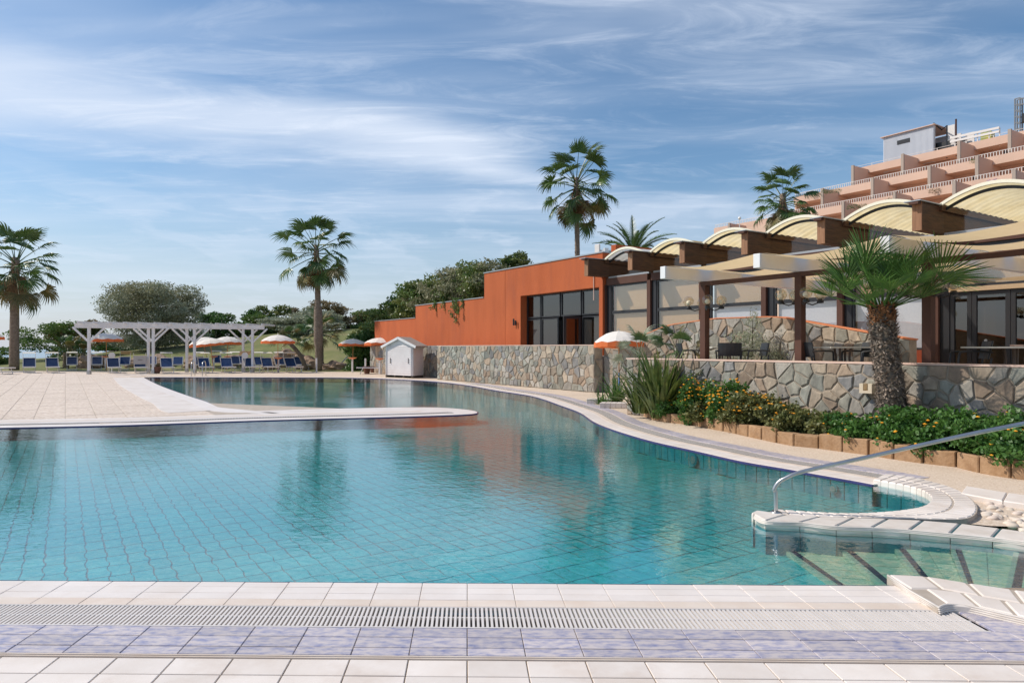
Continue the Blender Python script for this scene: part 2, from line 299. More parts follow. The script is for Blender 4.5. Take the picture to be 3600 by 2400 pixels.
# ------------------------------------------------------------------ geometry helpers
class MB:
    def __init__(s): s.v = []; s.f = []
    def box(s, x0, x1, y0, y1, z0, z1):
        b = len(s.v)
        s.v += [(x0,y0,z0),(x1,y0,z0),(x1,y1,z0),(x0,y1,z0),(x0,y0,z1),(x1,y0,z1),(x1,y1,z1),(x0,y1,z1)]
        s.f += [(b,b+3,b+2,b+1),(b+4,b+5,b+6,b+7),(b,b+1,b+5,b+4),(b+1,b+2,b+6,b+5),(b+2,b+3,b+7,b+6),(b+3,b,b+4,b+7)]
        return s
    def hexa(s, p):      # 8 points: bottom 4, top 4
        b = len(s.v); s.v += [tuple(q) for q in p]
        s.f += [(b,b+3,b+2,b+1),(b+4,b+5,b+6,b+7),(b,b+1,b+5,b+4),(b+1,b+2,b+6,b+5),(b+2,b+3,b+7,b+6),(b+3,b,b+4,b+7)]
        return s
    def quad(s, *p):
        b = len(s.v); s.v += [tuple(q) for q in p]; s.f.append(tuple(range(b, b+len(p)))); return s
    def tube(s, pts, r, n=8, cap=True):
        pts = [Vector(p) for p in pts]; b = len(s.v)
        rs = r if isinstance(r, (list, tuple)) else [r]*len(pts)
        prev = None
        for i, p in enumerate(pts):
            d = (pts[min(i+1, len(pts)-1)] - pts[max(i-1, 0)]).normalized()
            if prev is None:
                t = Vector((0,0,1)) if abs(d.z) < .9 else Vector((1,0,0))
                x = d.cross(t).normalized()
            else:
                x = (prev - d*prev.dot(d)).normalized()
            prev = x; y = d.cross(x)
            for k in range(n):
                a = 2*math.pi*k/n
                s.v.append(tuple(p + (x*math.cos(a) + y*math.sin(a))*rs[i]))
        for i in range(len(pts)-1):
            for k in range(n):
                k2 = (k+1) % n
                s.f.append((b+i*n+k, b+i*n+k2, b+(i+1)*n+k2, b+(i+1)*n+k))
        if cap:
            s.f.append(tuple(b+k for k in reversed(range(n)))); s.f.append(tuple(b+(len(pts)-1)*n+k for k in range(n)))
        return s
    def lathe(s, prof, n=16, c=(0,0,0)):
        b = len(s.v)
        for r, z in prof:
            for k in range(n):
                a = 2*math.pi*k/n
                s.v.append((c[0]+r*math.cos(a), c[1]+r*math.sin(a), c[2]+z))
        for i in range(len(prof)-1):
            for k in range(n):
                k2 = (k+1) % n
                s.f.append((b+i*n+k, b+i*n+k2, b+(i+1)*n+k2, b+(i+1)*n+k))
        return s
    def prism(s, poly, z0, z1):
        b = len(s.v); n = len(poly)
        s.v += [(x, y, z0) for x, y in poly] + [(x, y, z1) for x, y in poly]
        tris = tessellate_polygon([[Vector((x, y, 0)) for x, y in poly]])
        for t in tris:
            s.f.append((b+n+t[0], b+n+t[1], b+n+t[2]))
        for i in range(n):
            j = (i+1) % n; s.f.append((b+i, b+j, b+n+j, b+n+i))
        return s
    def beam(s, p, q, w, h=None):
        h = h or w
        p, q = Vector(p), Vector(q); d = (q-p).normalized()
        up = Vector((0,0,1)) if abs(d.z) < .95 else Vector((0,1,0))
        x = d.cross(up).normalized()*w/2; y = x.cross(d).normalized()*h/2
        return s.hexa([p-x-y, p+x-y, p+x+y, p-x+y, q-x-y, q+x-y, q+x+y, q-x+y])
    def mesh(s, name):
        me = bpy.data.meshes.new(name); me.from_pydata(s.v, [], s.f); me.validate(); me.update(); return me
    def build(s, name, mat, parent=None, smooth=False, fixn=True, **kw):
        me = s.mesh(name)
        return put(me, name, mat, parent, smooth=smooth, fixn=fixn, **kw)

import bmesh
def fix_normals(me):
    bm = bmesh.new(); bm.from_mesh(me); bmesh.ops.recalc_face_normals(bm, faces=bm.faces); bm.to_mesh(me); bm.free()
def put(me, name, mat, parent=None, smooth=False, fixn=False, kind=None, label=None, loc=None, bevel=0):
    if fixn: fix_normals(me)
    if not me.materials: me.materials.append(mat)
    if smooth: me.polygons.foreach_set('use_smooth', [True]*len(me.polygons))
    o = bpy.data.objects.new(name, me); COL.objects.link(o)
    if loc is not None: o.location = loc
    if parent is not None:
        o.parent = parent; o.matrix_parent_inverse = Matrix.LocRotScale(parent.location, parent.rotation_euler, parent.scale).inverted() if parent.get('_w') else Matrix()
    if kind: o['kind'] = kind
    if label: o['label'] = label
    if bevel:
        md = o.modifiers.new('bevel', 'BEVEL'); md.width = bevel; md.segments = 1
    return o
def np_mesh(name, verts, faces_idx, nper):
    """verts (N,3) array, faces (F,nper) array."""
    me = bpy.data.meshes.new(name)
    F = len(faces_idx)
    me.vertices.add(len(verts)); me.vertices.foreach_set('co', np.asarray(verts, dtype=np.float32).ravel())
    me.loops.add(F*nper); me.loops.foreach_set('vertex_index', np.asarray(faces_idx, dtype=np.int32).ravel())
    me.polygons.add(F); me.polygons.foreach_set('loop_start', np.arange(0, F*nper, nper, dtype=np.int32))
    me.polygons.foreach_set('loop_total', np.full(F, nper, dtype=np.int32))
    me.update(calc_edges=True); return me
def thing(name, label, cat, loc=(0,0,0), rz=0.0, group=None, world=False):
    """Empty at the thing's base; world=True means its children are written in world coordinates."""
    o = bpy.data.objects.new(name, None); COL.objects.link(o); o.location = loc; o.rotation_euler = (0,0,rz)
    o['label'] = label; o['category'] = cat
    if group: o['group'] = group
    if world: o['_w'] = 1
    o.empty_display_size = .2
    return o
def tag(o, label, cat, group=None):
    o['label'] = label; o['category'] = cat
    if group: o['group'] = group
    return o
def struct(o): o['kind'] = 'structure'; return o
def sroot(name, loc=(0,0,0)):
    o = bpy.data.objects.new(name, None); COL.objects.link(o); o.location = loc; o['kind'] = 'structure'; return o
def dup(o, loc=None, rz=None, scale=None, label=None, parent=None):
    c = o.copy(); COL.objects.link(c)
    if parent is not None: c.parent = parent
    if loc is not None: c.location = loc
    if rz is not None: c.rotation_euler = (0,0,rz)
    if scale is not None: c.scale = (scale,)*3
    if label: c['label'] = label
    for ch in o.children: dup(ch, parent=c)
    return c

# ------------------------------------------------------------------ places in the scene (metres, measured off the ground plan)
def G(px, py, z=0.0):
    Y = (CAMH - z)*2400/(py - 1222); return Vector(((px-1800)/2400*Y, Y, z))
def GY(px, Y, z=0.0): return Vector(((px-1800)/2400*Y, Y, z))
def ZH(py, Y): return CAMH + (1222-py)/2400*Y
A2 = Vector((-.5475, .8368)); B2 = Vector((.8368, .5475))       # plan axes of the hotel, terrace and pool grid
def W(a, b, z=0.0): return Vector((a*A2.x + b*B2.x, a*A2.y + b*B2.y, z))
def ga(px, b):
    t = (px-1800)/2400; return b*(.8368-.5475*t)/(.5475+.8368*t)
def ZB(px, py, b):
    a = ga(px, b); return ZH(py, a*A2.y + b*B2.y)
def abox(mb, a0, a1, b0, b1, z0, z1):
    return mb.hexa([W(a0,b0,z0), W(a1,b0,z0), W(a1,b1,z0), W(a0,b1,z0), W(a0,b0,z1), W(a1,b0,z1), W(a1,b1,z1), W(a0,b1,z1)])
def smooth_poly(pts, n=6):
    """Catmull-Rom through 2D/3D points."""
    P = [Vector(p) for p in pts]; out = []
    for i in range(len(P)-1):
        p0, p1, p2, p3 = P[max(i-1,0)], P[i], P[i+1], P[min(i+2, len(P)-1)]
        for k in range(n):
            t = k/n
            out.append(.5*((2*p1) + (p2-p0)*t + (2*p0-5*p1+4*p2-p3)*t*t + (-p0+3*p1-3*p2+p3)*t**3))
    out.append(P[-1]); return out
def resample(pts, step):
    out = [pts[0].copy()]; acc = 0
    for i in range(1, len(pts)):
        a, b = pts[i-1], pts[i]; L = (b-a).length
        while acc + L >= step:
            t = (step-acc)/L; a = a + (b-a)*t; out.append(a.copy()); L = (b-a).length; acc = 0
        acc += L
    return out
def offset(pts, d):
    out = []
    for i, p in enumerate(pts):
        t = (pts[min(i+1, len(pts)-1)] - pts[max(i-1, 0)]).xy.normalized()
        out.append(Vector((p.x - t.y*d, p.y + t.x*d, p.z)))
    return out
def strip(mb, A_, B_, z0, z1):
    for i in range(len(A_)-1):
        a, b, c, d = A_[i], A_[i+1], B_[i+1], B_[i]
        mb.hexa([(a.x,a.y,z0),(b.x,b.y,z0),(c.x,c.y,z0),(d.x,d.y,z0),(a.x,a.y,z1),(b.x,b.y,z1),(c.x,c.y,z1),(d.x,d.y,z1)])
rnd = random.Random(7)
rng = np.random.default_rng(7)
# ------------------------------------------------------------------ ground, sea, lawn
mb = MB(); mb.prism([(-300,-120),(3000,-120),(3000,3000),(-1750,3000),(-420,720),(-76,120),(-82,93),(-300,75)], -3.0, -.5)
struct(mb.build('ground', M['soil']))
mb = MB(); mb.quad((-16000,60,-7),(16000,60,-7),(16000,20000,-7),(-16000,20000,-7))
struct(mb.build('sea', M['sea'], fixn=False))

def sst(a, b, x):
    t = max(0, min(1, (x-a)/(b-a))); return t*t*(3-2*t)
def lawn_h(x, y):
    ramp = sst(-56, -14, x)*3.5
    s = sst(47, 72, y)
    return ramp*s + .08*math.sin(x*.5+1)*math.sin(y*.4)*sst(45, 50, y)
mb = MB(); nx, ny = 120, 60
xs = np.linspace(-95, 40, nx); ys = np.linspace(41.5, 92, ny)
for y in ys:
    for x in xs: mb.v.append((x, y, lawn_h(x, y) - .02))
for j in range(ny-1):
    for i in range(nx-1):
        k = j*nx+i; mb.f.append((k, k+1, k+nx+1, k+nx))
lawn = struct(mb.build('lawn', M['lawn'], smooth=True, fixn=False))

# ------------------------------------------------------------------ pool outline (water side lip, deck always on its left)
near_px = [(-2600,1545),(-900,1520),(0,1503),(459,1493),(918,1477),(1377,1465),(1540,1460),(1640,1456),(1676,1452),(1678,1446),(1648,1440),(1569,1433),(1454,1431),(1148,1436),(918,1443),(842,1443),(780,1434),(727,1411),(670,1393),(580,1361),(536,1342),(506,1326)]
far_px = [(506,1325),(700,1325.5),(950,1326),(1150,1326.5),(1260,1328),(1374,1331.5),(1460,1336),(1540,1341.5),(1640,1353),(1747,1372),(1872,1392),(1975,1426),(2038,1450),(2100,1489),(2253,1540),(2444,1584),(2597,1618.6),(2751,1645),(2834,1660),(3000,1689),(3067,1702)]
near = smooth_poly([G(*p) for p in near_px], 5)
far = smooth_poly([G(*p) for p in far_px], 5)
far[-1] = G(3067, 1702)
lip = near + far[1:]
curve_in = smooth_poly([G(x, y, .045) for x, y in [(3069,1683),(3104,1689),(3167,1701),(3225,1715),(3261,1732),(3274,1750),(3262,1766),(3234,1779),(3180,1789),(3113,1796),(3024,1801),(2957,1801),(2868,1797),(2779,1791),(2720,1787)]], 4)
curve_out = smooth_poly([G(x, y, .045) for x, y in [(3110,1664),(3197,1673),(3300,1697),(3372,1722),(3408,1745),(3431,1768),(3436,1790),(3424,1808),(3390,1820),(3327,1822),(3200,1820),(3100,1818),(2900,1813),(2800,1808),(2725,1801)]], 4)
# deck polygon (paved land around the pool, the near basin opens to the left of the frame)
mid_curve = [((a.x+b.x)/2, (a.y+b.y)/2) for a, b in list(zip(curve_in, curve_out))[2:34]]
deck_poly = [(p.x, p.y) for p in lip] + mid_curve + [(G(3480,1845).x, G(3480,1845).y), (9.5, 5.2), (40, 5.2), (40, 42.0), (-9.5, 42.6), (-33, 44.4), (-75, 46)]
mb = MB(); 
b = len(mb.v); mb.v = [(x, y, -.006) for x, y in deck_poly]
for t in tessellate_polygon([[Vector((x, y, 0)) for x, y in deck_poly]]): mb.f.append(tuple(t))
me = mb.mesh('paving')
for pl in me.polygons:
    pass
fix = bmesh.new(); fix.from_mesh(me)
for f in fix.faces:
    if f.normal.z < 0: f.normal_flip()
fix.to_mesh(me); fix.free()
struct(put(me, 'pavement', M['gravel']))

# ------------------------------------------------------------------ pool basin: floor tiles, wall tiles, water
WZ = -.018; FZ = -.245
pool_poly = [(p.x, p.y) for p in lip] + mid_curve + [(G(3480,1845).x, G(3480,1845).y), (9.5, 5.2), (9.5, 3.6), (-30, 4.75)]
pp = np.array(pool_poly)
def inside(poly, x, y):
    x = np.atleast_1d(x); y = np.atleast_1d(y); r = np.zeros(x.shape, bool); n = len(poly); j = n-1
    for i in range(n):
        xi, yi, xj, yj = poly[i][0], poly[i][1], poly[j][0], poly[j][1]
        if yi != yj:
            c = ((yi > y) != (yj > y)) & (x < (xj-xi)*(y-yi)/(yj-yi)+xi); r ^= c
        j = i
    return r
pool_floor = sroot('pool_floor')
mb = MB(); mb.v = [(x, y, FZ-.006) for x, y in pool_poly]
for t in tessellate_polygon([[Vector((x, y, 0)) for x, y in pool_poly]]): mb.f.append(tuple(t))
o = mb.build('floor_bed', M['floor_grout'], pool_floor)
bmx = bmesh.new(); bmx.from_mesh(o.data)
for f in bmx.faces:
    if f.normal.z < 0: f.normal_flip()
bmx.to_mesh(o.data); bmx.free()
TA, TB = .288, .144
def wob(x, y):
    k = 34.0
    dx = .0062*np.sin(k*y*.9+11*x) + .004*np.sin(k*1.9*x+k*1.1*y+1.3) + .004*np.sin(21*y-13*x+.5)
    dy = .006*np.sin(k*x*.8-9*y+2.0) + .004*np.sin(k*1.7*y-k*.9*x+.4) + .003*np.sin(19*x+8*y)
    return x+dx, y+dy
cells = []
aa = np.arange(-40, 60)*1.0
ia = np.arange(-40, 200); ib = np.arange(-160, 180)
IA, IB = np.meshgrid(ia, ib); IA = IA.ravel(); IB = IB.ravel()
ca = (IA+.5)*TA; cb = (IB+.5)*TB
cx = ca*A2.x + cb*B2.x; cy = ca*A2.y + cb*B2.y
msk = inside(pool_poly, cx, cy) & (cy > 3.4) & (np.abs(cx) < 1.15*cy + 4)
IA, IB, cx, cy = IA[msk], IB[msk], cx[msk], cy[msk]
order = np.argsort(cy + np.abs(cx)*.1 + 50*(np.abs(cx) > .80*cy + .3) + 50*(cy < 4.3))
IA, IB, cx, cy = IA[order], IB[order], cx[order], cy[order]
def tile_ring(i, j, g=.0055):
    a0, a1, b0, b1 = i*TA+g, (i+1)*TA-g, j*TB+g, (j+1)*TB-g
    ring = [(a0+(a1-a0)*k/8, b0) for k in range(8)] + [(a1, b0+(b1-b0)*k/4) for k in range(4)] + [(a1-(a1-a0)*k/8, b1) for k in range(8)] + [(a0, b1-(b1-b0)*k/4) for k in range(4)]
    r = np.array(ring); x = r[:,0]*A2.x + r[:,1]*B2.x; y = r[:,0]*A2.y + r[:,1]*B2.y
    return wob(x, y)
vis = 0; rest_v = []; rest_f = []; nb = 0
for i, j, x0, y0 in zip(IA, IB, cx, cy):
    x, y = tile_ring(i, j)
    if vis < 300:
        me = bpy.data.meshes.new('pool_floor_tile')
        top = [(float(p-x0), float(q-y0), 0) for p, q in zip(x, y)]
        bot = [(p*1.0, q*1.0, -.006) for p, q, _ in top]
        n = len(top)
        me.from_pydata(top+bot, [], [tuple(reversed(range(n)))] + [(k, (k+1) % n, n+(k+1) % n, n+k) for k in range(n)])
        if me.polygons[0].normal.z < 0: me.flip_normals()
        me.materials.append(M['floor_tile'])
        t = bpy.data.objects.new('floor_tile', me); COL.objects.link(t); t.location = (float(x0), float(y0), FZ); t.parent = pool_floor
        vis += 1
    else:
        rest_v += [(float(p), float(q), FZ) for p, q in zip(x, y)]; rest_f.append(tuple(reversed(range(nb, nb+24)))); nb += 24
me = bpy.data.meshes.new('floor_tiles_beyond'); me.from_pydata(rest_v, [], rest_f)
if me.polygons[0].normal.z < 0: me.flip_normals()
put(me, 'floor_tiling', M['floor_tile'], pool_floor, kind='stuff')

# vertical tiled wall under the lip, tile by tile along the curved side
pool_wall = sroot('pool_wall')
def wall_band(path, z0, z1, mat, back=.03):
    mb = MB()
    o2 = offset(path, back)
    strip(mb, path, o2, z0, z1)
    return mb.build('wall_bed', mat, pool_wall)
bed = offset(lip, .016)
wall_band(bed, FZ-.01, -.022, M['wall_tile_grout'])
ts = resample(far[60:] , .172); ts.append(far[-1])
for i in range(len(ts)-1):
    a, b = ts[i], ts[i+1]; d = (b-a).normalized(); nrm = Vector((-d.y, d.x, 0))
    p, q = a + d*.006, b - d*.006
    mb = MB()
    c = (p+q)/2
    mb.hexa([p-c+Vector((0,0,FZ+.002)), q-c+Vector((0,0,FZ+.002)), q-c+nrm*.012+Vector((0,0,FZ+.002)), p-c+nrm*.012+Vector((0,0,FZ+.002)),
             p-c+Vector((0,0,-.027)), q-c+Vector((0,0,-.027)), q-c+nrm*.012+Vector((0,0,-.027)), p-c+nrm*.012+Vector((0,0,-.027))])
    mb.build('wall_tile', M['wall_tile'], pool_wall, loc=c)

# water
wm = bpy.data.materials.new('pool_water'); wm.use_nodes = True
n, l = wm.node_tree.nodes, wm.node_tree.links
n.remove(n['Principled BSDF'])
geo = N(n, 'ShaderNodeNewGeometry')
def wnoise(scale, detail, stretch, dist=0.0):
    mp = N(n, 'ShaderNodeMapping'); mp.inputs['Scale'].default_value = stretch; mp.inputs['Rotation'].default_value = (0, 0, R(18)); l.new(geo.outputs['Position'], mp.inputs[0])
    t = N(n, 'ShaderNodeTexNoise'); t.inputs['Scale'].default_value = scale; t.inputs['Detail'].default_value = detail; t.inputs['Distortion'].default_value = dist
    l.new(mp.outputs[0], t.inputs[0]); return t.outputs[0]
w1 = wnoise(2.2, 2, (1, 1.6, 1)); w2 = wnoise(9.5, 3, (1, 1.5, 1), .6); w3 = wnoise(.55, 1, (1, 1, 1))
rip = N(n, 'ShaderNodeMapRange'); rip.inputs[1].default_value = .35; rip.inputs[2].default_value = .65; rip.inputs[3].default_value = .35; rip.inputs[4].default_value = 1.0
l.new(w3, rip.inputs[0])
hh = mth(n, l, 'ADD', mth(n, l, 'MULTIPLY', w1, .5), mth(n, l, 'MULTIPLY', w2, .38))
hh = mth(n, l, 'ADD', hh, mth(n, l, 'MULTIPLY', wnoise(26, 2, (1, 1.3, 1)), .10))
hh = mth(n, l, 'MULTIPLY', hh, rip.outputs[0])
bp = N(n, 'ShaderNodeBump'); bp.inputs['Strength'].default_value = 1.0; bp.inputs['Distance'].default_value = .008
l.new(hh, bp.inputs['Height'])
dp = N(n, 'ShaderNodeVectorMath', operation='DOT_PRODUCT'); l.new(geo.outputs['Incoming'], dp.inputs[0]); l.new(bp.outputs[0], dp.inputs[1])
om = mth(n, l, 'SUBTRACT', 1.0, mth(n, l, 'ABSOLUTE', dp.outputs['Value']), clamp=True)
frs = mth(n, l, 'MULTIPLY_ADD', mth(n, l, 'POWER', om, 2.85), .96, .02, clamp=True)
gl = N(n, 'ShaderNodeBsdfGlossy'); gl.inputs['Roughness'].default_value = .015; l.new(bp.outputs[0], gl.inputs['Normal'])
# noise in the water tint paints the dapple of light focused by ripples
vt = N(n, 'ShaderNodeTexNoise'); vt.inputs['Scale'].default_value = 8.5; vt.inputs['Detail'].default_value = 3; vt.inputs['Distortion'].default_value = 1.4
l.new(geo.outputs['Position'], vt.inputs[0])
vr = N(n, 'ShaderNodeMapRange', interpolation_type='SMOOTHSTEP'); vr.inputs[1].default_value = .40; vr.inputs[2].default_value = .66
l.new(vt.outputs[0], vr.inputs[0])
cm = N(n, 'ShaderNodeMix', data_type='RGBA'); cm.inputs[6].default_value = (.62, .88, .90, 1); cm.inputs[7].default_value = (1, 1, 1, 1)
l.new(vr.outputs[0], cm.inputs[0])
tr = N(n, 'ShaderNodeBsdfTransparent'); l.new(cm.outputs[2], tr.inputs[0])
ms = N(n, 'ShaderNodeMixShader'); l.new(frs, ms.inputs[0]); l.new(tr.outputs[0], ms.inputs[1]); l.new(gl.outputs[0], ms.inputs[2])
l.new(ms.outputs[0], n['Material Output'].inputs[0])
mb = MB(); mb.v = [(x, y, WZ) for x, y in pool_poly]
for t in tessellate_polygon([[Vector((x, y, 0)) for x, y in pool_poly]]): mb.f.append(tuple(t))
me = mb.mesh('pool_water')
fx = bmesh.new(); fx.from_mesh(me)
for f in fx.faces:
    if f.normal.z < 0: f.normal_flip()
fx.to_mesh(me); fx.free()
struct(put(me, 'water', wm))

# ------------------------------------------------------------------ coping around the pool
coping = sroot('coping')
mb = MB(); strip(mb, offset(lip, -.012), offset(lip, .022), -.028, -.004); mb.build('lip_tile', M['lip_blue'], coping, kind='stuff', label='thin navy tile edging all round the water')
def bev_prism(poly, z0, z1, bv=.003):
    """small slab with chamfered top edge; poly counter-clockwise list of 2D points"""
    n = len(poly); c = Vector((sum(p[0] for p in poly)/n, sum(p[1] for p in poly)/n))
    area = sum(poly[i][0]*poly[(i+1) % n][1]-poly[(i+1) % n][0]*poly[i][1] for i in range(n))
    if area < 0: poly = poly[::-1]
    ins = []
    for i in range(n):
        p = Vector(poly[i]); a = (Vector(poly[i-1])-p); b = (Vector(poly[(i+1) % n])-p)
        if a.length < 1e-6 or b.length < 1e-6: ins.append(p); continue
        a.normalize(); b.normalize(); ins.append(p + (a+b)*bv*1.0 if (a+b).length > .3 else p + (c-p).normalized()*bv)
    mb = MB()
    mb.v = [(p[0], p[1], z0) for p in poly] + [(p[0], p[1], z1-bv) for p in poly] + [(p.x, p.y, z1) for p in ins]
    mb.f = [(i, (i+1) % n, n+(i+1) % n, n+i) for i in range(n)] + [(n+i, n+(i+1) % n, 2*n+(i+1) % n, 2*n+i) for i in range(n)] + [tuple(range(2*n, 3*n))]
    return mb
def ribbon(E1, E2, step, name, mat, parent, z0, z1, gap=.006, bv=.003, rows=1, jitter=0.0, n=None):
    """tiles laid between two edge lines, one object each"""
    L1 = sum((E1[i+1]-E1[i]).length for i in range(len(E1)-1)); L2 = sum((E2[i+1]-E2[i]).length for i in range(len(E2)-1))
    n = n or max(1, round(max(L1, L2)/step))
    def at(E, L, t):
        d = t*L; acc = 0
        for i in range(len(E)-1):
            s = (E[i+1]-E[i]).length
            if acc+s >= d-1e-9: return E[i]+(E[i+1]-E[i])*((d-acc)/max(s, 1e-9))
            acc += s
        return E[-1]
    out = []
    for r in range(rows):
        f0, f1 = r/rows, (r+1)/rows
        for k in range(n):
            sh = (.5 if (r % 2 and jitter) else 0)
            t0, t1 = max(0, min(1, (k+sh)/n)), max(0, min(1, (k+1+sh)/n))
            if t1-t0 < 1e-4: continue
            a, b, c, d = [at(E1, L1, t) for t in (t0, t1)] + [at(E2, L2, t) for t in (t1, t0)]
            p00, p10 = a.lerp(d, f0), b.lerp(c, f0); p11, p01 = b.lerp(c, f1), a.lerp(d, f1)
            ctr = (p00+p10+p11+p01)/4
            q = []
            for p in (p00, p10, p11, p01):
                v_ = ctr-p; q.append((p.x-ctr.x + v_.x/max(v_.length, .01)*gap, p.y-ctr.y + v_.y/max(v_.length, .01)*gap))
            m_ = mat[rnd.randrange(len(mat))] if isinstance(mat, list) else mat
            o = bev_prism(q, z0, z1, bv).build(name, m_, parent, loc=(ctr.x, ctr.y, 0), fixn=True)
            out.append(o)
    return out
# far and left banks: one white sheet of coping, its joints too small to part
mb = MB(); strip(mb, offset(near, .022), offset(near, .43), -.012, .0); mb.build('coping_band', M['white_tile'], coping)
i_far = 38
mb = MB(); strip(mb, offset(far[:i_far+1], .022), offset(far[:i_far+1], .5), -.012, .0); mb.build('coping_band', M['white_tile'], coping)
rp = far[i_far:]
ribbon(offset(rp, .024), offset(rp, .30), .30, 'coping_tile', M['white_tile'], coping, -.012, .0, gap=.0025)
ribbon(offset(rp, .30), offset(rp, .42), .30, 'coping_tile', M['beige_tile'], coping, -.012, .0, gap=.0025)
ribbon(offset(rp, .70), offset(rp, .98), .30, 'coping_tile', M['blue_tile'], coping, -.012, .001, gap=.004)
def slats(path, d0, d1, name, parent, pitch=.026, z=-.002):
    mb = MB(); g = MB()
    P = resample(path, pitch); Q0 = offset(P, d0); Q1 = offset(P, d1)
    strip(g, Q0[::6]+[Q0[-1]], Q1[::6]+[Q1[-1]], -.03, -.0015 if z > 0 else -.005)
    for i in range(len(P)-1):
        a, b = Q0[i], Q1[i]; t = (Q0[i+1]-Q0[i])*.55; u_ = (Q1[i+1]-Q1[i])*.55
        z0 = -.01
        mb.quad((a.x, a.y, z), (a.x+t.x, a.y+t.y, z), (b.x+u_.x, b.y+u_.y, z), (b.x, b.y, z))
    g.build(name.replace('slats', 'gutter'), M['gutter'], parent)
    o = mb.build(name, M['slat'], parent, kind='stuff', fixn=False)
    me = o.data; bm = bmesh.new(); bm.from_mesh(me)
    for f in bm.faces:
        if f.normal.z < 0: f.normal_flip()
    bm.to_mesh(me); bm.free(); return o
slats(offset(rp, 0), .44, .68, 'grate_slats', coping)
slats(near[5:35], .45, .68, 'grate_slats', coping, pitch=.05, z=.0085)
mb = MB(); strip(mb, offset(near[5:34], .69), offset(near[5:34], 1.45), -.012, .007); mb.build('coping_band', M['white_tile'], coping)
mb = MB(); strip(mb, offset(near[5:30], .93), offset(near[5:30], 1.2), -.012, .009); mb.build('coping_band', M['beige_tile'], coping)
# wide pale band (tiles) on the far part of the peninsula, deck border
mb2 = MB(); strip(mb2, offset(near[78:], .43), offset(near[78:], 1.35), -.01, .0075); mb2.build('coping_band', M['cream_tile'], coping)

# peninsula and left terrace: square aggregate pavers in the pool grid
paver_root = sroot('terrace_paving')
pen = offset(near, .72)
pen_poly = [(p.x, p.y) for p in pen[10:36]]
x_tip = G(1250, 1455).x
pav_poly = [(p.x, p.y) for p in offset(near, .72)[8:32]] + [(p.x, p.y) for p in offset(near, 1.18)[88:]]
pav_poly += [(G(506,1316).x, G(506,1316).y), (-33, 44.0), (-60, 45.5), (-60, 13)]
PS, PT = .56, .56*2
ban_poly = [(-90, 2), (-90, 13.2)] + [(p.x, p.y) for p in offset(near, .30)[2:34]] + [(p.x, p.y) for p in offset(near, .30)[74:]] + [(40, 31), (40, 2)]
cellsp = []
for i in range(-10, 60):
    for j in range(-110, 60):
        q = [(i*PT, j*PS), ((i+1)*PT, j*PS), ((i+1)*PT, (j+1)*PS), (i*PT, (j+1)*PS)]
        pts = [(a_*A2.x+b_*B2.x, a_*A2.y+b_*B2.y) for a_, b_ in q]
        cxx = sum(p[0] for p in pts)/4; cyy = sum(p[1] for p in pts)/4
        if cyy < 12 or abs(cxx) > 1.0*cyy+3 or cyy > 44: continue
        if cyy < 20 and cxx > G(800, 1450).x: continue
        ins = inside(pav_poly, np.array([p[0] for p in pts]), np.array([p[1] for p in pts]))
        if ins.any() and not inside(ban_poly, np.array([p[0] for p in pts]), np.array([p[1] for p in pts])).any(): cellsp.append((cyy, cxx, pts))
cellsp.sort(key=lambda t_: (abs(t_[1]) > .78*t_[0]+1, t_[0]))
pm = None; rest = MB()
g = .009
for k, (cyy, cxx, pts) in enumerate(cellsp):
    zz = .002 + rnd.uniform(-.0015, .0025)
    if k < 300:
        if pm is None:
            pm = bev_prism([((p[0]-cxx)*(1-g/.4), (p[1]-cyy)*(1-g/.4)) for p in pts], -.01, 0, .004).mesh('paver'); fix_normals(pm); pm.materials.append(M['paver'])
        o = bpy.data.objects.new('paver', pm); COL.objects.link(o); o.location = (cxx, cyy, zz); o.parent = paver_root
    else:
        q = [(cxx+(p[0]-cxx)*.975, cyy+(p[1]-cyy)*.975) for p in pts]
        rest.hexa([(x, y, -.01) for x, y in q] + [(x, y, .002) for x, y in q])
rest.build('paver_field', M['paver'], paver_root, kind='stuff')
mb = MB(); mb.v = [(x, y, -.003) for x, y in pav_poly]
for t in tessellate_polygon([[Vector((x, y, 0)) for x, y in pav_poly]]): mb.f.append(tuple(t))
me = mb.mesh('joint_bed'); fx = bmesh.new(); fx.from_mesh(me)
for f in fx.faces:
    if f.normal.z < 0: f.normal_flip()
fx.to_mesh(me); fx.free(); put(me, 'joint_bed', M['grout_light'], paver_root)
# cream strip between the pavers and the peninsula coping
pn_a = offset(near, .43); 
tip_poly = [(p.x, p.y) for p in pn_a[22:84]]
mb = MB(); mb.v = [(x, y, -.002) for x, y in tip_poly]
for t in tessellate_polygon([[Vector((x, y, 0)) for x, y in tip_poly]]): mb.f.append(tuple(t))
me = mb.mesh('peninsula_top'); fx = bmesh.new(); fx.from_mesh(me)
for f in fx.faces:
    if f.normal.z < 0: f.normal_flip()
fx.to_mesh(me); fx.free(); put(me, 'peninsula_top', M['white_tile'], coping)

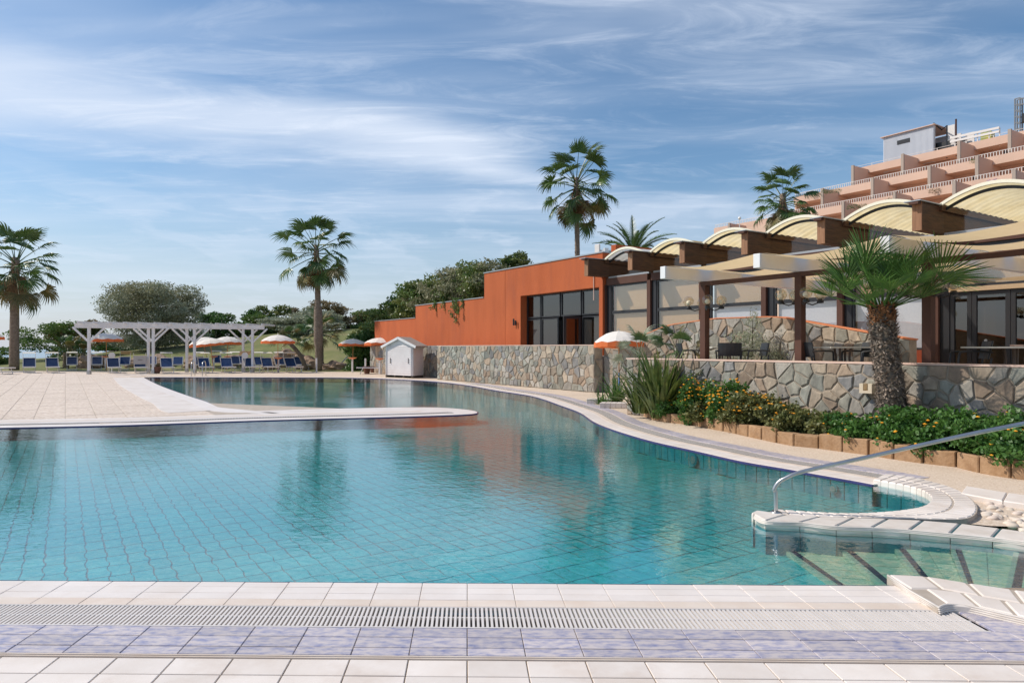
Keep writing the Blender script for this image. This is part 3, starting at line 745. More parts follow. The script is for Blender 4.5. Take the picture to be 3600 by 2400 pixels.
# ------------------------------------------------------------------ front deck: tiles in rows, drain grate
front = sroot('front_deck')
FX, FY = -.2848, 4.353
Rv = Vector((math.cos(R(1.0)), -math.sin(R(1.0)), 0)); Jv = Vector((.0652, -1.0, 0))
def fp(s, d, z=0): return Vector((FX, FY, z)) + Rv*s + Jv*d
PITCH = .2855
rows = [(0, .085, 'white_tile', .0015), (.089, .188, 'white_tile', .0015), (.192, .287, 'white_tile', .0015), (.290, .392, 'beige_tile', .0015),
        (.695, .809, 'blue_tile', .003), (.816, .933, 'blue_tile', .003), (.940, 1.021, 'blue_tile', .003),
        (1.048, 1.206, 'cream_tile', .006), (1.214, 1.372, 'cream_tile', .006), (1.380, 1.538, 'cream_tile', .006)]
for r, (d0, d1, mt, g) in enumerate(rows):
    z = 0.0 if r < 7 else -.012
    gg = {0: .003, 1: .003, 2: .003, 3: .002, 4: .004, 5: .004, 6: .004}.get(r, .006)
    poly = [fp(gg/2, d1, 0)-fp(0, d0, 0), fp(PITCH-gg/2, d1, 0)-fp(0, d0, 0), fp(PITCH-gg/2, d0, 0)-fp(0, d0, 0), fp(gg/2, d0, 0)-fp(0, d0, 0)]
    me = bev_prism([(p.x, p.y) for p in poly], -.012, 0, .0025).mesh('deck_tile'); fix_normals(me); me.materials.append(M[mt])
    lim = 3.2 if r < 4 else 3.6
    for i in range(-14, 15):
        s = i*PITCH
        p = fp(s, d0)
        if abs(p.x + .14) > .78*p.y + .45: continue
        if r < 4 and s > 2.95: continue
        if r >= 4 and i >= 11 and r == 4: pass
        o = bpy.data.objects.new('deck_tile', me); COL.objects.link(o); o.parent = front
        o.location = (p.x, p.y, z + rnd.uniform(-.0008, .0008)); o.rotation_euler = (R(rnd.uniform(-.12, .12)), R(rnd.uniform(-.1, .1)), 0)
for d0, d1 in ((.40, .545), (.549, .691)):
    s0 = 2.785
    for i in range(3):
        a, b = s0+i*PITCH, s0+(i+1)*PITCH
        if i == 0: a, b = s0+.01, 3*PITCH+ (s0-3*PITCH)+PITCH
        p = [fp(a+.003, d1), fp(b-.003, d1), fp(b-.003, d0), fp(a+.003, d0)]; c = sum(p, Vector())/4
        bev_prism([(q.x-c.x, q.y-c.y) for q in p], -.012, 0, .0025).build('deck_tile', M['blue_tile'], front, loc=(c.x, c.y, 0))
mb = MB()
for (d0, d1, z0, z1, mt) in ((-.0, .40, -.1, -.008, 'grout'), (.689, 1.6, -.1, -.0185, 'grout')):
    m_ = MB(); a, b, c, d = fp(-4.5, d1), fp(4.5, d1), fp(4.5, d0), fp(-4.5, d0)
    m_.hexa([Vector((q.x, q.y, z0)) for q in (a, b, c, d)] + [Vector((q.x, q.y, z1)) for q in (a, b, c, d)]); m_.build('mortar_bed', M[mt], front)
m_ = MB(); a, b, c, d = fp(-4.5, .9995), fp(4.5, .9995), fp(4.5, .6925), fp(-4.5, .6925)
m_.hexa([Vector((q.x, q.y, -.0184)) for q in (a, b, c, d)] + [Vector((q.x, q.y, -.006)) for q in (a, b, c, d)]); m_.build('mortar_bed', M['grout'], front)
# bullnose strip between the two levels
for k, (d0, d1, z1) in enumerate(((1.024, 1.032, -.002), (1.034, 1.042, -.007))):
    m_ = MB(); a, b, c, d = fp(-4.5, d1), fp(4.5, d1), fp(4.5, d0), fp(-4.5, d0)
    m_.hexa([Vector((q.x, q.y, -.02)) for q in (a, b, c, d)] + [Vector((q.x, q.y, z1)) for q in (a, b, c, d)]); m_.build('step_edge', M['beige_tile'], front)
# navy lip of the front edge, with joints
for i in range(-15, 12):
    s = i*PITCH
    a, b, c, d = fp(s+.003, -.006), fp(s+PITCH-.003, -.006), fp(s+PITCH-.003, -.042), fp(s+.003, -.042); ctr = (a+b+c+d)/4
    if s > 2.6: break
    m_ = MB(); m_.hexa([Vector((q.x-ctr.x, q.y-ctr.y, -.04)) for q in (a, b, c, d)] + [Vector((a.x-ctr.x, a.y-ctr.y, -.001)), Vector((b.x-ctr.x, b.y-ctr.y, -.001)), Vector((c.x-ctr.x, c.y-ctr.y, -.012)), Vector((d.x-ctr.x, d.y-ctr.y, -.012))])
    m_.build('lip_tile', M['lip_blue'], front, loc=(ctr.x, ctr.y, 0))
m_ = MB(); a, b, c, d = fp(-4.5, -.004), fp(2.85, -.004), fp(2.85, -.036), fp(-4.5, -.036)
m_.hexa([Vector((q.x, q.y, -.3)) for q in (a, b, c, d)] + [Vector((q.x, q.y, -.02)) for q in (a, b, c, d)]); m_.build('front_wall_bed', M['wall_tile_grout'], front)

grate = thing('drain_grate', 'long white plastic overflow grate set flush between the deck tile rows', 'drain grate', tuple(fp(0, .54)), world=True)
GL = (-4.2, 2.78)
m_ = MB()
def fbox(mb, s0, s1, d0, d1, z0, z1):
    q = [fp(s0, d1), fp(s1, d1), fp(s1, d0), fp(s0, d0)]
    mb.hexa([Vector((p.x, p.y, z0)) for p in q] + [Vector((p.x, p.y, z1)) for p in q])
fbox(m_, *GL, .396, .688, -.16, -.12); m_.build('gutter_floor', M['gutter'], grate)
m_ = MB(); fbox(m_, *GL, .396, .404, -.12, -.001); fbox(m_, *GL, .678, .690, -.12, -.001); m_.build('grate_frame', M['slat'], grate)
m_ = MB(); fbox(m_, *GL, .536, .546, -.02, -.0035); m_.build('center_bar', M['slat'], grate)
q = [fp(.0, .676), fp(.0132, .676), fp(.0132, .406), fp(.0, .406)]; c0 = fp(0, .54)
m_ = MB(); m_.hexa([Vector((p.x-c0.x, p.y-c0.y, -.022)) for p in q] + [Vector((p.x-c0.x, p.y-c0.y, -.001)) for p in q])
sm = m_.mesh('slat'); fix_normals(sm); sm.materials.append(M['slat'])
n_sl = 0
s = -3.45
while s < 2.765:
    o = bpy.data.objects.new('slat', sm); COL.objects.link(o); c = fp(s, .54); o.location = (c.x, c.y, rnd.uniform(-.0008, 0)); o.parent = grate
    o.matrix_parent_inverse = Matrix.Translation(-grate.location); s += .0252; n_sl += 1

# ------------------------------------------------------------------ raised coping wall between pool and steps, right-hand front coping
raised = thing('raised_coping_wall', 'low curved white-tiled wall rising from the water with the handrail on its tip', 'pool wall', tuple(G(3000,1850)), world=True)
F = smooth_poly([G(x, y, .045) for x, y in [(2642,1801),(2655,1812),(2696,1829),(2819,1834),(2939,1847),(3125,1854),(3314,1870),(3493,1887),(3600,1901),(3800,1932),(4000,1966)]], 5)
Bk = smooth_poly([G(x, y, .045) for x, y in [(2660,1791),(2690,1799),(2725,1802),(2819,1811),(2939,1816),(3125,1822),(3314,1832),(3493,1852),(3600,1867),(3800,1895),(4000,1925)]], 5)
ribbon(F, Bk, .27, 'coping_tile', M['coping_rough'], raised, -.035, .045, gap=.005, bv=.014)
Fi = offset(F, .034)
mb = MB(); strip(mb, Fi, Bk, -.26, .036); mb.build('wall_core', M['wall_tile_grout'], raised)
ribbon(offset(F, .004), offset(F, .05), .27, 'wall_tile', M['wall_tile'], raised, -.245, -.04, gap=.005, bv=.001)
mb = MB(); ctr = [(F[0].x, F[0].y), (F[3].x, F[3].y), (Bk[4].x, Bk[4].y), (Bk[0].x, Bk[0].y)]
bev_prism([(p[0]-ctr[0][0], p[1]-ctr[0][1]) for p in ctr], -.034, .0445, .012).build('wall_tip', M['coping_rough'], raised, loc=(*ctr[0], 0))
bev_prism([(p[0]-ctr[0][0], p[1]-ctr[0][1]) for p in ctr], -.24, -.036, .002).build('wall_tip', M['wall_tile'], raised, loc=(*ctr[0], 0))
cn = 34
ribbon(curve_in, [a.lerp(b, .5) for a, b in zip(curve_in, curve_out)], .15, 'coping_tile', M['cream_tile'], raised, -.035, .0452, gap=.004, bv=.012, n=cn)
ribbon([a.lerp(b, .5) for a, b in zip(curve_in, curve_out)], curve_out, .15, 'coping_tile', M['cream_tile'], raised, -.06, .0452, gap=.004, bv=.012, n=cn)
mb = MB(); strip(mb, offset(curve_in, .02), curve_out, -.26, -.062); mb.build('wall_core', M['wall_tile'], raised)
mb = MB(); strip(mb, offset(curve_in, .01), curve_out, -.0618, .038); mb.build('wall_core', M['grout_light'], raised)
ci2 = offset(curve_in[:34], -.002)
ribbon([Vector((p.x, p.y, 0)) for p in ci2], [Vector((p.x, p.y, 0)) for p in offset(ci2, .012)], .16, 'wall_tile', M['wall_tile'], raised, -.245, -.03, gap=.005, bv=.001)
# kerb at the pebble bed
kb_f = smooth_poly([G(x, y, .05) for x, y in [(3376,1732),(3438,1746),(3469,1751),(3576,1766),(3600,1769),(3900,1812)]], 3)
kb_b = smooth_poly([G(x, y, .05) for x, y in [(3395,1706),(3450,1717),(3500,1724),(3576,1735),(3600,1738),(3900,1780)]], 3)
kerb = thing('pebble_bed_kerb', 'straight cream-tiled kerb behind the pebble bed', 'kerb', tuple(G(3550,1750)), world=True)
ribbon(kb_f, kb_b, .42, 'kerb_tile', M['cream_tile'], kerb, -.14, .05, gap=.006, bv=.01)
# right-hand front coping (raised crazy-laid tiles)
fc_top = smooth_poly([G(x, y, .045) for x, y in [(3118,2016),(3160,2015),(3270,2024),(3448,2053),(3600,2074),(3800,2104),(4100,2160)]], 4)
fc_bot = smooth_poly([G(x, y, .045) for x, y in [(3297,2128),(3330,2117),(3403,2122),(3506,2145),(3600,2166),(3800,2215),(4100,2300)]], 4)
fcop = thing('front_raised_coping', 'raised irregular cream tiles with ribbed edge where the pool steps begin', 'pool coping', tuple(G(3400,2080)), world=True)
ribbon(fc_top, fc_bot, .27, 'coping_tile', M['cream_tile'], fcop, -.015, .045, gap=.006, bv=.014, rows=2, jitter=1, n=6)
lf = [G(3118,2016,.045), G(3200,2073,.045), G(3297,2128,.045)]
mb = MB(); strip(mb, fc_top, fc_bot, -.25, .037); mb.build('coping_core', M['grout_light'], fcop)
# ribbed nose on the slanting left end and under the lower edge
def ribs(path, name, parent, r=.007, n=4, z=.036, out=.0):
    mb = MB()
    for k in range(n):
        mb.tube([Vector((p.x, p.y, z-.011*k)) for p in offset(path, -out-.002*k)], r, 6)
    return mb.build(name, M['coping_rough'], parent, smooth=True)
ribs([lf[2], lf[1], lf[0]], 'ribbed_edge', fcop, out=.006)
ribs(fc_bot[::-1][-20:] if False else [p for p in fc_bot], 'ribbed_edge', fcop, out=.004)
ribs([p for p in F[4:]], 'ribbed_edge', raised, out=-.003, n=3)

# ------------------------------------------------------------------ submerged steps between the two copings
steps = thing('pool_steps', 'pale green tiled steps with navy nosings going down into the water', 'pool steps', tuple(G(3300,1950)), world=True)
def wl_(x, y, z): return G(x, y, z)
# nosing lines: (top px point, bottom px point, depth)
nos = [((2762,1934), (2945,2062), -.205), ((2945,1921), (3110,2062), -.160), ((3135,1914), (3240,2045), -.118), ((3338,1916), (3395,2055), -.078), ((3566,1928), (3530,2080), -.042), ((3760,1945), (3700,2110), -.020+.0)]
for k in range(len(nos)-1):
    (ax, ay), (bx, by), z = nos[k]
    (cx_, cy_), (dx_, dy_), z2 = nos[k+1]
    a, b = G(ax, ay, z), G(bx, by, z)
    ext = (b-a)*.35; a0 = a - (b-a)*.55; b0 = b + ext
    c, d = G(cx_, cy_, z2), G(dx_, dy_, z2); c0 = c-(d-c)*.55; d0 = d+(d-c)*.35
    m_ = MB(); m_.hexa([Vector((*p.xy, FZ-.02)) for p in (a0, b0, d0, c0)] + [Vector((*p.xy, z-.004)) for p in (a0, b0, d0, c0)]); m_.build('step_block', M['step_riser'], steps)
    # nosing bar
    dr = (c0-a0).normalized(); dr2 = (d0-b0).normalized()
    m_ = MB(); m_.hexa([Vector((*p.xy, z-.003)) for p in (a0+dr*.035, b0+dr2*.035, b0+dr2*.085, a0+dr*.085)] + [Vector((*p.xy, z+.0005)) for p in (a0+dr*.035, b0+dr2*.035, b0+dr2*.085, a0+dr*.085)]); m_.build('nosing', M['navy'], steps)
    E1 = [a0+dr*.088, b0+dr2*.088]; E2 = [c0-dr*.0, d0-dr2*.0]
    ribbon([Vector((p.x, p.y, 0)) for p in E1], [Vector((p.x, p.y, 0)) for p in E2], .2, 'tread_tile', M['step_tile'], steps, z-.006, z, gap=.007, bv=.001, rows=2)
# ------------------------------------------------------------------ rubble stone walls, every stone its own piece
def clip_half(poly, px, pz, nx_, nz_):
    out = []
    for i in range(len(poly)):
        a, b = poly[i], poly[(i+1) % len(poly)]
        da = (a[0]-px)*nx_ + (a[1]-pz)*nz_; db = (b[0]-px)*nx_ + (b[1]-pz)*nz_
        if da <= 0: out.append(a)
        if (da < 0 < db) or (db < 0 < da):
            t = da/(da-db); out.append((a[0]+(b[0]-a[0])*t, a[1]+(b[1]-a[1])*t))
    return out
def stone_face(parent, P0, T, Nn, L, ztop, z0, cell, seed, zmin_vis=None, aspect=1.0, mats=None, limit=300):
    """P0 2D start, T unit 2D direction, Nn outward unit 2D normal; ztop(s) gives the height."""
    r_ = random.Random(seed); seeds = []
    top = max(ztop(L*k/20) for k in range(21))
    ns_, nz_ = max(1, round(L/cell)), max(1, round((top-z0)/(cell*aspect)))
    cw, chh = L/ns_, (top-z0)/nz_
    for j in range(nz_):
        for i in range(ns_):
            if r_.random() < .10: continue
            seeds.append(((i+.5+r_.uniform(-.46, .46)+(.5 if j % 2 else 0)*.5)*cw, z0+(j+.5+r_.uniform(-.42, .42))*chh))
            if r_.random() < .16: seeds.append(((i+r_.random())*cw, z0+(j+r_.random())*chh))
    base3 = Vector((P0[0], P0[1], 0)); T3 = Vector((T[0], T[1], 0)); N3 = Vector((Nn[0], Nn[1], 0))
    rest = MB(); cnt = 0
    for (sx, sz) in seeds:
        poly = [(0, z0), (L, z0), (L, top), (0, top)]
        for (qx, qz) in seeds:
            if (qx, qz) == (sx, sz): continue
            dx, dz = qx-sx, qz-sz
            if dx*dx+dz*dz > (3.2*cell)**2: continue
            ln = math.hypot(dx, dz)
            if ln < 1e-4: continue
            poly = clip_half(poly, sx+dx*.5, sz+dz*.5, dx/ln, dz/ln)
            if len(poly) < 3: break
        if len(poly) < 3: continue
        poly = [(x, min(z, ztop(x)-.006)) for x, z in poly]
        cx_ = sum(p[0] for p in poly)/len(poly); cz_ = sum(p[1] for p in poly)/len(poly)
        if ztop(cx_) < cz_+.02: continue
        # roughen the outline: drop in a midpoint now and then, pull corners in
        pl = []
        for i in range(len(poly)):
            a, b = poly[i], poly[(i+1) % len(poly)]
            pl.append(a)
            if math.hypot(b[0]-a[0], b[1]-a[1]) > cell*.45:
                t = r_.uniform(.35, .65); mx_, mz_ = a[0]+(b[0]-a[0])*t, a[1]+(b[1]-a[1])*t
                pl.append((mx_+(cx_-mx_)*r_.uniform(-.01, .09), mz_+(cz_-mz_)*r_.uniform(-.01, .09)))
        dd = [math.hypot(x-cx_, z-cz_) for x, z in pl]
        if max(dd) < .03: continue
        g = r_.uniform(.007, .012); rr = [max(.35, (d-g-r_.uniform(0, .010))/d) if d > .001 else .5 for d in dd]
        o1 = [((x-cx_)*f, (z-cz_)*f) for (x, z), f in zip(pl, rr)]
        o2 = [(x*.86, z*.86) for x, z in o1]
        dep = r_.uniform(.012, .034); tx_, tz_ = r_.uniform(-.05, .05), r_.uniform(-.05, .05)
        n = len(o1); vs = []
        for (x, z) in o1: vs.append(T3*x + Vector((0,0,z)) - N3*.01)
        for (x, z) in o1: vs.append(T3*x + Vector((0,0,z)) + N3*(dep*.55 + x*tx_ + z*tz_))
        for (x, z) in o2: vs.append(T3*x + Vector((0,0,z)) + N3*(dep + x*tx_ + z*tz_))
        fs = [(i, (i+1) % n, n+(i+1) % n, n+i) for i in range(n)] + [(n+i, n+(i+1) % n, 2*n+(i+1) % n, 2*n+i) for i in range(n)] + [tuple(range(2*n, 3*n))]
        pos = base3 + T3*cx_ + Vector((0, 0, cz_))
        m_ = MB(); m_.v = [tuple(v_) for v_ in vs]; m_.f = fs
        mt = (mats or STONES)[r_.randrange(len(mats or STONES))]
        if cnt < limit:
            m_.build('stone', mt, parent, loc=pos)
        else:
            k0 = len(rest.v); rest.v += [tuple(Vector(v_)+pos) for v_ in m_.v]; rest.f += [tuple(q_+k0 for q_ in f_) for f_ in m_.f]
        cnt += 1
    if rest.v: rest.build('upper_stones', (mats or STONES)[0], parent, kind='stuff')
    return cnt
nB = (-B2.x, -B2.y); nA = (-A2.x, -A2.y)
def swall(name, label, a0, a1, b, thick, ztop, z0, cell, seed, ends=(False, True), cap=None, zvis=None, **kw):
    root = thing(name, label, 'stone wall', tuple(W((a0+a1)/2, b+thick/2, z0)), world=True)
    mb = MB(); n = 24
    for i in range(n):
        u0, u1 = a0+(a1-a0)*i/n, a0+(a1-a0)*(i+1)/n; h0, h1 = ztop(u0), ztop(u1)
        mb.hexa([W(u0,b,z0-.05), W(u1,b,z0-.05), W(u1,b+thick,z0-.05), W(u0,b+thick,z0-.05), W(u0,b,h0-.01), W(u1,b,h1-.01), W(u1,b+thick,h1-.01), W(u0,b+thick,h0-.01)])
    mb.build('mortar_core', M['mortar'], root)
    P = W(a0, b); zs = zvis if zvis is not None else z0
    stone_face(root, (P.x, P.y), (A2.x, A2.y), nB, a1-a0, lambda s: ztop(a0+s), zs, cell, seed, **kw)
    if ends[0]:
        P = W(a0, b); stone_face(root, (P.x, P.y), (B2.x, B2.y), nA, thick, lambda s: ztop(a0), zs, cell, seed+5, **kw)
    if ends[1]:
        P = W(a1, b); stone_face(root, (P.x, P.y), (B2.x, B2.y), (A2.x, A2.y), thick, lambda s: ztop(a1), zs, cell, seed+6, **kw)
    if cap:
        mb = MB()
        for i in range(n):
            u0, u1 = a0-.02+(a1-a0+.04)*i/n, a0-.02+(a1-a0+.04)*(i+1)/n; h0, h1 = ztop(u0), ztop(u1)
            mb.hexa([W(u0,b-.02,h0-.008), W(u1,b-.02,h1-.008), W(u1,b+thick+.02,h1-.008), W(u0,b+thick+.02,h0-.008), W(u0,b-.02,h0+.018), W(u1,b-.02,h1+.018), W(u1,b+thick+.02,h1+.018), W(u0,b+thick+.02,h0+.018)])
        mb.build('coping', M[cap], root)
    return root
M['pink_cap'] = pmat('pink_wall_capping', (.62, .42, .33), (.70, .52, .43), scale=4, rough=.9)
M['orange_cap'] = pmat('orange_wall_capping', (.62, .22, .10), rough=.9)
# terrace retaining wall (right), stone wall of the upper yard (middle), its set-back neighbour, base of the orange wall, ramp wall
TW = 10.64
swall('terrace_wall', 'low stone retaining wall behind the yellow flowers, topped by a pale ledge', .5, 11.5, TW, .34, lambda a: 1.25, 0, .222, 11, cap='pink_cap', zvis=.0)
swall('yard_wall', 'long stone wall behind the far bank of the pool, under the orange building', 17.6, 29.1, 14.8, .36, lambda a: 1.585, 0, .262, 12, ends=(True, True), cap='pink_cap', limit=290)
swall('recessed_wall', 'shaded stone wall set back behind the near parasol', 11.5, 17.55, 15.2, .3, lambda a: 1.585, 0, .34, 13, ends=(False, False))
swall('shed_side_wall', 'grey stone base under the low end of the orange wall behind the shed', 29.3, 39.7, 15.62, .25, lambda a: 1.62, 0, .34, 14, ends=(False, True))
RB = 13.4
def ramp_top(a):
    pts = [(6.0, 1.55), (6.85, 1.68), (9.6, 2.20), (11.3, 2.22), (12.9, 2.10), (14.3, 1.72), (15.2, 1.45)]
    for (x0, y0), (x1, y1) in zip(pts, pts[1:]):
        if a <= x1: return y0+(y1-y0)*(a-x0)/(x1-x0)
    return pts[-1][1]
swall('ramp_wall', 'stone parapet with sloping top behind the terrace tables', 6.7, 15.1, RB, .25, ramp_top, .6, .25, 15, ends=(False, True), cap='orange_cap', limit=280)
# terrace floor and upper yard floor
TF = .77
mb = MB(); abox(mb, -2, 11.3, TW+.33, 16.6, -.2, TF); struct(mb.build('terrace_floor', M['cream_tile']))
mb = MB(); abox(mb, 11.3, 29.0, 15.45, 17.2, -.2, 1.22); struct(mb.build('upper_yard_floor', M['cream_tile']))
for d in ((6.0, .0), ):
    pass

# ------------------------------------------------------------------ orange building (left wing)
ob = thing('orange_building', 'orange stuccoed building with stepped parapet and black-framed glass doors', 'building', tuple(W(25, 16, 0)), world=True)
OB = 15.9
def obox(a0, a1, z0, z1, b0=OB, b1=OB+.35, name='wall', mat='orange'):
    m_ = MB(); abox(m_, a0, a1, b0, b1, z0, z1); return m_.build(name, M[mat], ob)
aL, aR = ga(1830, OB), ga(2106, OB)
obox(aL, 24.83, 1.0, 4.86)
obox(24.85, 26.6, 1.0, 4.86)
obox(aR, aL, 3.66, 4.86, b1=OB+.34)
obox(18.45, aR, 1.0, 4.86, b1=OB+.6)
obox(26.6, 33.85, 1.0, 3.76)
obox(33.85, 39.7, 1.0, 3.10)
# side return of the far end, roof slab, soffit
obox(18.45, 18.7, 4.0, 5.2, OB+.62, OB+6)
for a0, a1, z in ((18.4, 26.64, 4.86), (26.64, 33.88, 3.76), (33.88, 39.74, 3.10)):
    obox(a0, a1, z+.002, z+.045, OB-.03, OB+.4, 'parapet_cap', 'cap')
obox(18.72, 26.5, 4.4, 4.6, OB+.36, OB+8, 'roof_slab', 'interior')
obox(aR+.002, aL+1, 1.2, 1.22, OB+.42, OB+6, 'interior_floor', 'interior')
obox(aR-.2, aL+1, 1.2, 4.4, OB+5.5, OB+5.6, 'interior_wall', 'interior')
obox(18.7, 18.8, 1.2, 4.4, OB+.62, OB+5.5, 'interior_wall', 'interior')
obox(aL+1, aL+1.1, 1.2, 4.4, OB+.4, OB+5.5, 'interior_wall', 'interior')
m_ = MB(); m_.tube([W(18.9, OB-.03, 4.4), W(18.9, OB-.03, 3.2)], .018, 6); m_.build('downpipe', M['pink_cap'], ob)
m_ = MB(); abox(m_, 24.8, 24.86, OB-.004, OB+.02, 1.2, 4.84); 
# glazing of the orange building: four tall windows, doors ajar
wb = OB+.30
ms_ = [aL, ga(1902, wb), ga(1971, wb), ga(2045, wb), aR]
zT, zH = 2.70, 3.655
def window(root, a0, a1, b, z0, z1, fr=.05, glass='glass_dark', back=None, bmat='blind', frame='dark_frame', backd=.12):
    m_ = MB()
    abox(m_, a0, a0+fr, b, b+.07, z0, z1); abox(m_, a1-fr, a1, b, b+.07, z0, z1)
    abox(m_, a0+fr, a1-fr, b, b+.07, z0, z0+fr); abox(m_, a0+fr, a1-fr, b, b+.07, z1-fr, z1)
    w = m_.build('window', M[frame], root)
    m_ = MB(); abox(m_, a0+fr, a1-fr, b+.03, b+.04, z0+fr, z1-fr); p = m_.build('pane', M[glass], w); p.parent = w; p.matrix_parent_inverse = Matrix()
    w.matrix_parent_inverse = Matrix.Translation(-root.location)
    if back is not None:
        m_ = MB(); abox(m_, a0+fr+.01, a1-fr-.01, b+backd, b+backd+.01, z0+fr+(z1-z0-2*fr)*(1-back), z1-fr); p = m_.build('blind', M[bmat], w); p.parent = w; p.matrix_parent_inverse = Matrix()
    return w
for i in range(4):
    a1, a0 = ms_[i], ms_[i+1]
    window(ob, a0+.03, a1-.03, wb, zT+.02, zH-.01, back=1.0 if i in (0, 3) else None)
    if i != 2: window(ob, a0+.03, a1-.03, wb, 1.23, zT-.02, back=1.0 if i in (0, 3) else None)
def leaf(p0, ang, w, z0, z1, name='door'):
    """door leaf hinged at p0 (world point) turned by ang"""
    d = Vector((math.cos(ang), math.sin(ang), 0)); n_ = Vector((-d.y, d.x, 0))
    def bx(mb, u0, u1, za, zb, t=.025):
        mb.hexa([p0+d*u0-n_*t+Vector((0,0,za)), p0+d*u1-n_*t+Vector((0,0,za)), p0+d*u1+n_*t+Vector((0,0,za)), p0+d*u0+n_*t+Vector((0,0,za)),
                 p0+d*u0-n_*t+Vector((0,0,zb)), p0+d*u1-n_*t+Vector((0,0,zb)), p0+d*u1+n_*t+Vector((0,0,zb)), p0+d*u0+n_*t+Vector((0,0,zb))])
    m_ = MB(); bx(m_, 0, .09, z0, z1); bx(m_, w-.09, w, z0, z1); bx(m_, .09, w-.09, z0, z0+.12); bx(m_, .09, w-.09, z1-.09, z1)
    dr = m_.build(name, M['dark_frame'], ob)
    m_ = MB(); bx(m_, .09, w-.09, z0+.12, z1-.09, .006); m_.build('pane', M['glass_dark'], dr)
    return dr
pw0 = W(ms_[2]-.04, wb); pw1 = W(ms_[3]+.04, wb)
d1 = leaf(Vector((pw0.x, pw0.y, 0)), math.atan2(-B2.y, -B2.x)+.75, .72, 1.24, zT-.03)
d2 = leaf(Vector((pw1.x, pw1.y, 0)), math.atan2(-B2.y, -B2.x)-.25, .72, 1.24, zT-.03)
sp = thing('loudspeaker', 'black loudspeaker on a stand inside the open glass doors', 'loudspeaker', tuple(W((ms_[2]+ms_[3])/2, OB+1.5, 1.22)), world=True)
m_ = MB(); ac = (ms_[2]+ms_[3])/2-.3; abox(m_, ac-.22, ac+.22, OB+1.3, OB+1.65, 1.75, 2.45); m_.build('cabinet', M['black_box'], sp, bevel=.01)
m_ = MB(); m_.tube([W(ac, OB+1.5, 1.22), W(ac, OB+1.5, 1.75)], .03, 8); m_.build('stand', M['dark_frame'], sp)
# wall lamp left of the doors, floodlight on the parapet
al = ga(1815, OB)
wl0 = thing('wall_lamp', 'small black twin wall lamp left of the glass doors', 'wall lamp', tuple(W(al, OB, 2.55)), world=True)
m_ = MB(); abox(m_, al-.03, al+.03, OB-.06, OB, 2.50, 2.56); m_.build('bracket', M['dark_frame'], wl0)
for da in (-.07, .07):
    m_ = MB(); m_.tube([W(al+da, OB-.09, 2.44), W(al+da, OB-.09, 2.72-.08*(da < 0))], .035, 8); m_.build('lamp_shade', M['dark_frame'], wl0)
af = ga(2107, OB+.2)
fl = thing('floodlight', 'white floodlight on a bracket on the orange parapet by the first beam', 'floodlight', tuple(W(af, OB+.2, 4.9)), world=True)
m_ = MB(); abox(m_, af-.12, af+.16, OB+.1, OB+.16, 4.86, 5.22); m_.build('lamp_body', M['slat'], fl, bevel=.02)
m_ = MB(); m_.beam(W(af, OB+.15, 5.0), W(af-.3, OB+.25, 4.95), .05); abox(m_, af-.36, af-.28, OB+.15, OB+.32, 4.87, 5.05); m_.build('bracket', M['alu'], fl)

